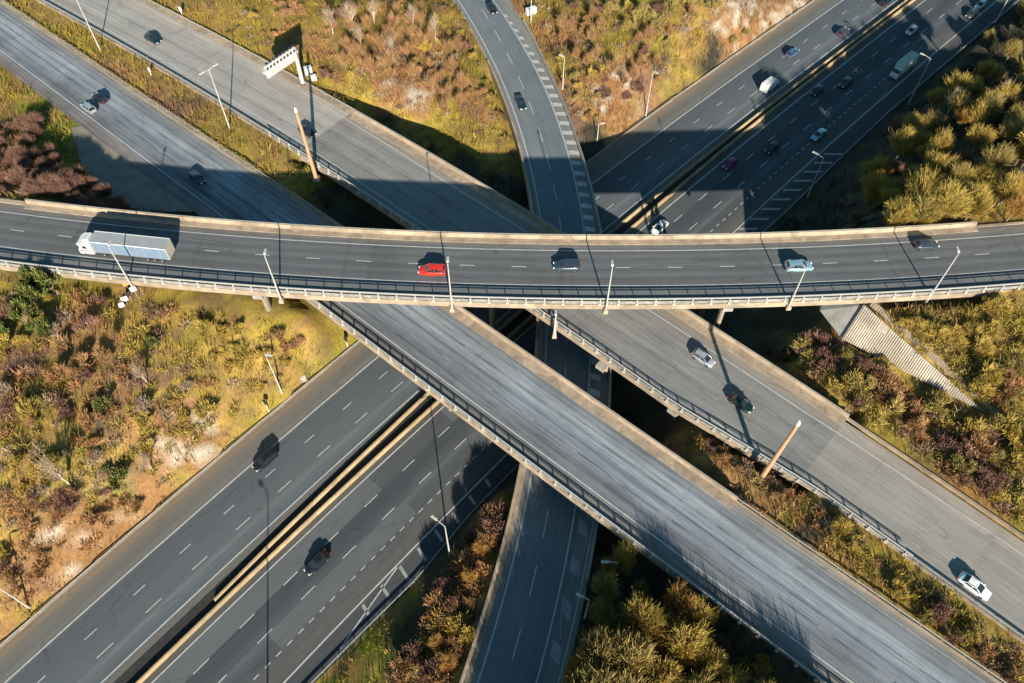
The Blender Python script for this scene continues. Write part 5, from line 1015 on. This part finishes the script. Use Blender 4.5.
scatter([(870,170),(900,130),(960,75),(1024,50),(1024,215),(900,222),(868,215)], 26, ['tree_moss','tree_olive','tree_moss','tree_moss'], .8, 1.15, wood, 13, .85)
scatter([(890,195),(1024,180),(1024,214),(890,218)], 16, ['tree_moss','tree_olive'], .8, 1.0, wood, 14, .7)
scatter([(1026,0),(1080,0),(1090,210),(1026,210)], 22, ['tree_moss','tree_olive'], .9, 1.1, wood, 13, .85)
sw = 'in the sunken wood between link road and lower viaduct'
for px, py in ((528, 745), (540, 715), (520, 780), (535, 830), (548, 760), (560, 720), (590, 735), (575, 760), (600, 780), (640, 770), (545, 790), (660, 790), (700, 780), (740, 780), (800, 780), (850, 770), (620, 800), (680, 830), (570, 830)): plant('tree_olive', px, py, 1.3, sw, zs=1.3)
for a_ in np.arange(160, 216, 4.5):
    for o_ in (15.5, 20.5):
        p_ = K.P(np.array([a_]), np.array([o_+random.uniform(-1, 1)]))[0]; v_ = (np.array([p_[0], p_[1], 11.]) - np.array([0, 0, CAM_H])); q_ = v_@_d
        plant('tree_olive', 512+F_PX*(v_@_r)/q_, 341.5-F_PX*(v_@_u)/q_, 1.35, sw, zs=1.45, force=True)
for px, py in ((440, 720), (432, 745)): plant('tree_olive', px, py, 1.2, 'between the exit lane and the link road', zs=1.3)
scatter([(300,0),(440,0),(470,50),(480,110),(420,95),(340,60)], 34, ['tree_twig'], .6, 1.0, 'between the gantry sign and the link road', 10)
scatter([(545,5),(700,0),(680,35),(630,80),(575,70)], 20, ['tree_twig'], .5, .85, 'on the slope right of the link road', 11)
scatter([(20,330),(150,330),(200,380),(140,450),(60,520),(0,500)], 8, ['tree_twig'], .45, .65, 'on the left scrub slope', 20)
# undergrowth: far too many stems to count, one object
def undergrowth():
    n = 120000; x = RNG.uniform(-150, 175, n); y = RNG.uniform(22, 235, n); z = tz(x, y); ok = np.ones(n, bool)
    a, o = A.so(x, y); ok &= ~((o > -37.2) & (o < 5.9))
    for rd, lo, hi in ((B1, -3.3, lin(13.5, kB1)), (B2, sh_(B2sw, -.3), .2), (C, -12.3, 3.2), (K, -2.5, sh_(Kout, .4))):
        a, o = rd.so(x, y); ok &= ~((o > O(lo, a)) & (o < O(hi, a)))
    ok &= ~in_poly(grow([PV1[:2], PV2[:2], PV3[:2]], .5), x, y) & ~in_poly(LAYBY, x, y)
    x, y, z = x[ok], y[ok], z[ok]; dens = fbm(x/5, y/5, 3, 5); keep = RNG.uniform(0, 1, len(x)) < np.clip((dens-.25)*3, .4, 1); x, y, z = x[keep], y[keep], z[keep]
    col = zone(x, y); chalk = col.mean(1) > .3; keep = ~chalk | (RNG.uniform(0, 1, len(x)) < .15); x, y, z, col, dens = x[keep], y[keep], z[keep], col[keep], fbm(x[keep]/5, y[keep]/5, 3, 5)
    k = 4; x = np.repeat(x, k)+RNG.normal(0, .3, len(x)*k); y = np.repeat(y, k)+RNG.normal(0, .3, len(y)*k); z = np.repeat(z, k); col = np.repeat(col, k, 0)*RNG.uniform(.8, 1.4, (len(x), 1)); dn = np.repeat(dens, k)
    m = len(x); h = RNG.uniform(.3, 1.0, m)*(.45+dn*1.6); lean = RNG.normal(0, .35, (m, 2))*h[:, None]; base = np.stack([x, y, z-.1], 1)
    tip = base+np.stack([lean[:, 0], lean[:, 1], h+.1], 1); mid = base*.45+tip*.55+np.stack([RNG.normal(0, .06, m), RNG.normal(0, .06, m), np.full(m, .08)], 1); w = RNG.uniform(.05, .13, m)
    me = ribbon_mesh('undergrowth', (np.stack([base, mid, tip], 1), np.stack([w, w*.9, w*.2], 1)), attr_mat('undergrowth_stems', .9, .12), col)
    o = bpy.data.objects.new('undergrowth', me); link(o); tag(o, 'low dry grass, brambles and dead stems covering the banks', 'undergrowth', kind='stuff')
def scrub_mass():
    B_ = []; W_ = []; T_ = []
    for x, y, z, s_, c in SCRUB:
        n = int(240*s_); th = RNG.uniform(0, 6.283, n); el = np.arccos(RNG.uniform(.05, 1, n)); rr = RNG.uniform(.1, 1, n)**.5
        dr = np.stack([np.cos(th)*np.sin(el), np.sin(th)*np.sin(el), np.cos(el)*.9], 1); off = RNG.normal(0, .35, 2)
        lump = 1+.45*np.sin(th*3+off[0]*9)*np.sin(el*2+off[1]*7)
        st = np.array([x, y, z])+dr*(rr*1.25*s_*lump)[:, None]; L_ = RNG.uniform(.3, .8, n)*s_; dd = dr*.7+RNG.normal(0, .35, (n, 3))+[0, 0, .3]
        B_.append(np.stack([st, st+dd*L_[:, None]*.5, st+dd*L_[:, None]+RNG.normal(0, .08, (n, 3))], 1)); W_.append(np.stack([np.full(n, .085), np.full(n, .07), np.full(n, .02)], 1)*RNG.uniform(.7, 1.4, (n, 1)))
        T_.append(np.array(c)*RNG.uniform(.55, 1.4, (n, 1))*RNG.uniform(.8, 1.2))
    me = ribbon_mesh('scrub', (np.concatenate(B_), np.concatenate(W_)), attr_mat('scrub_twigs', .9, .1), np.concatenate(T_))
    o = bpy.data.objects.new('scrub', me); link(o); tag(o, 'tangled low scrub of rust, straw and purple stems merging on the banks', 'scrub', kind='stuff')
scrub_mass()
undergrowth()
print('plants', NPL, 'objects', len(bpy.data.objects))
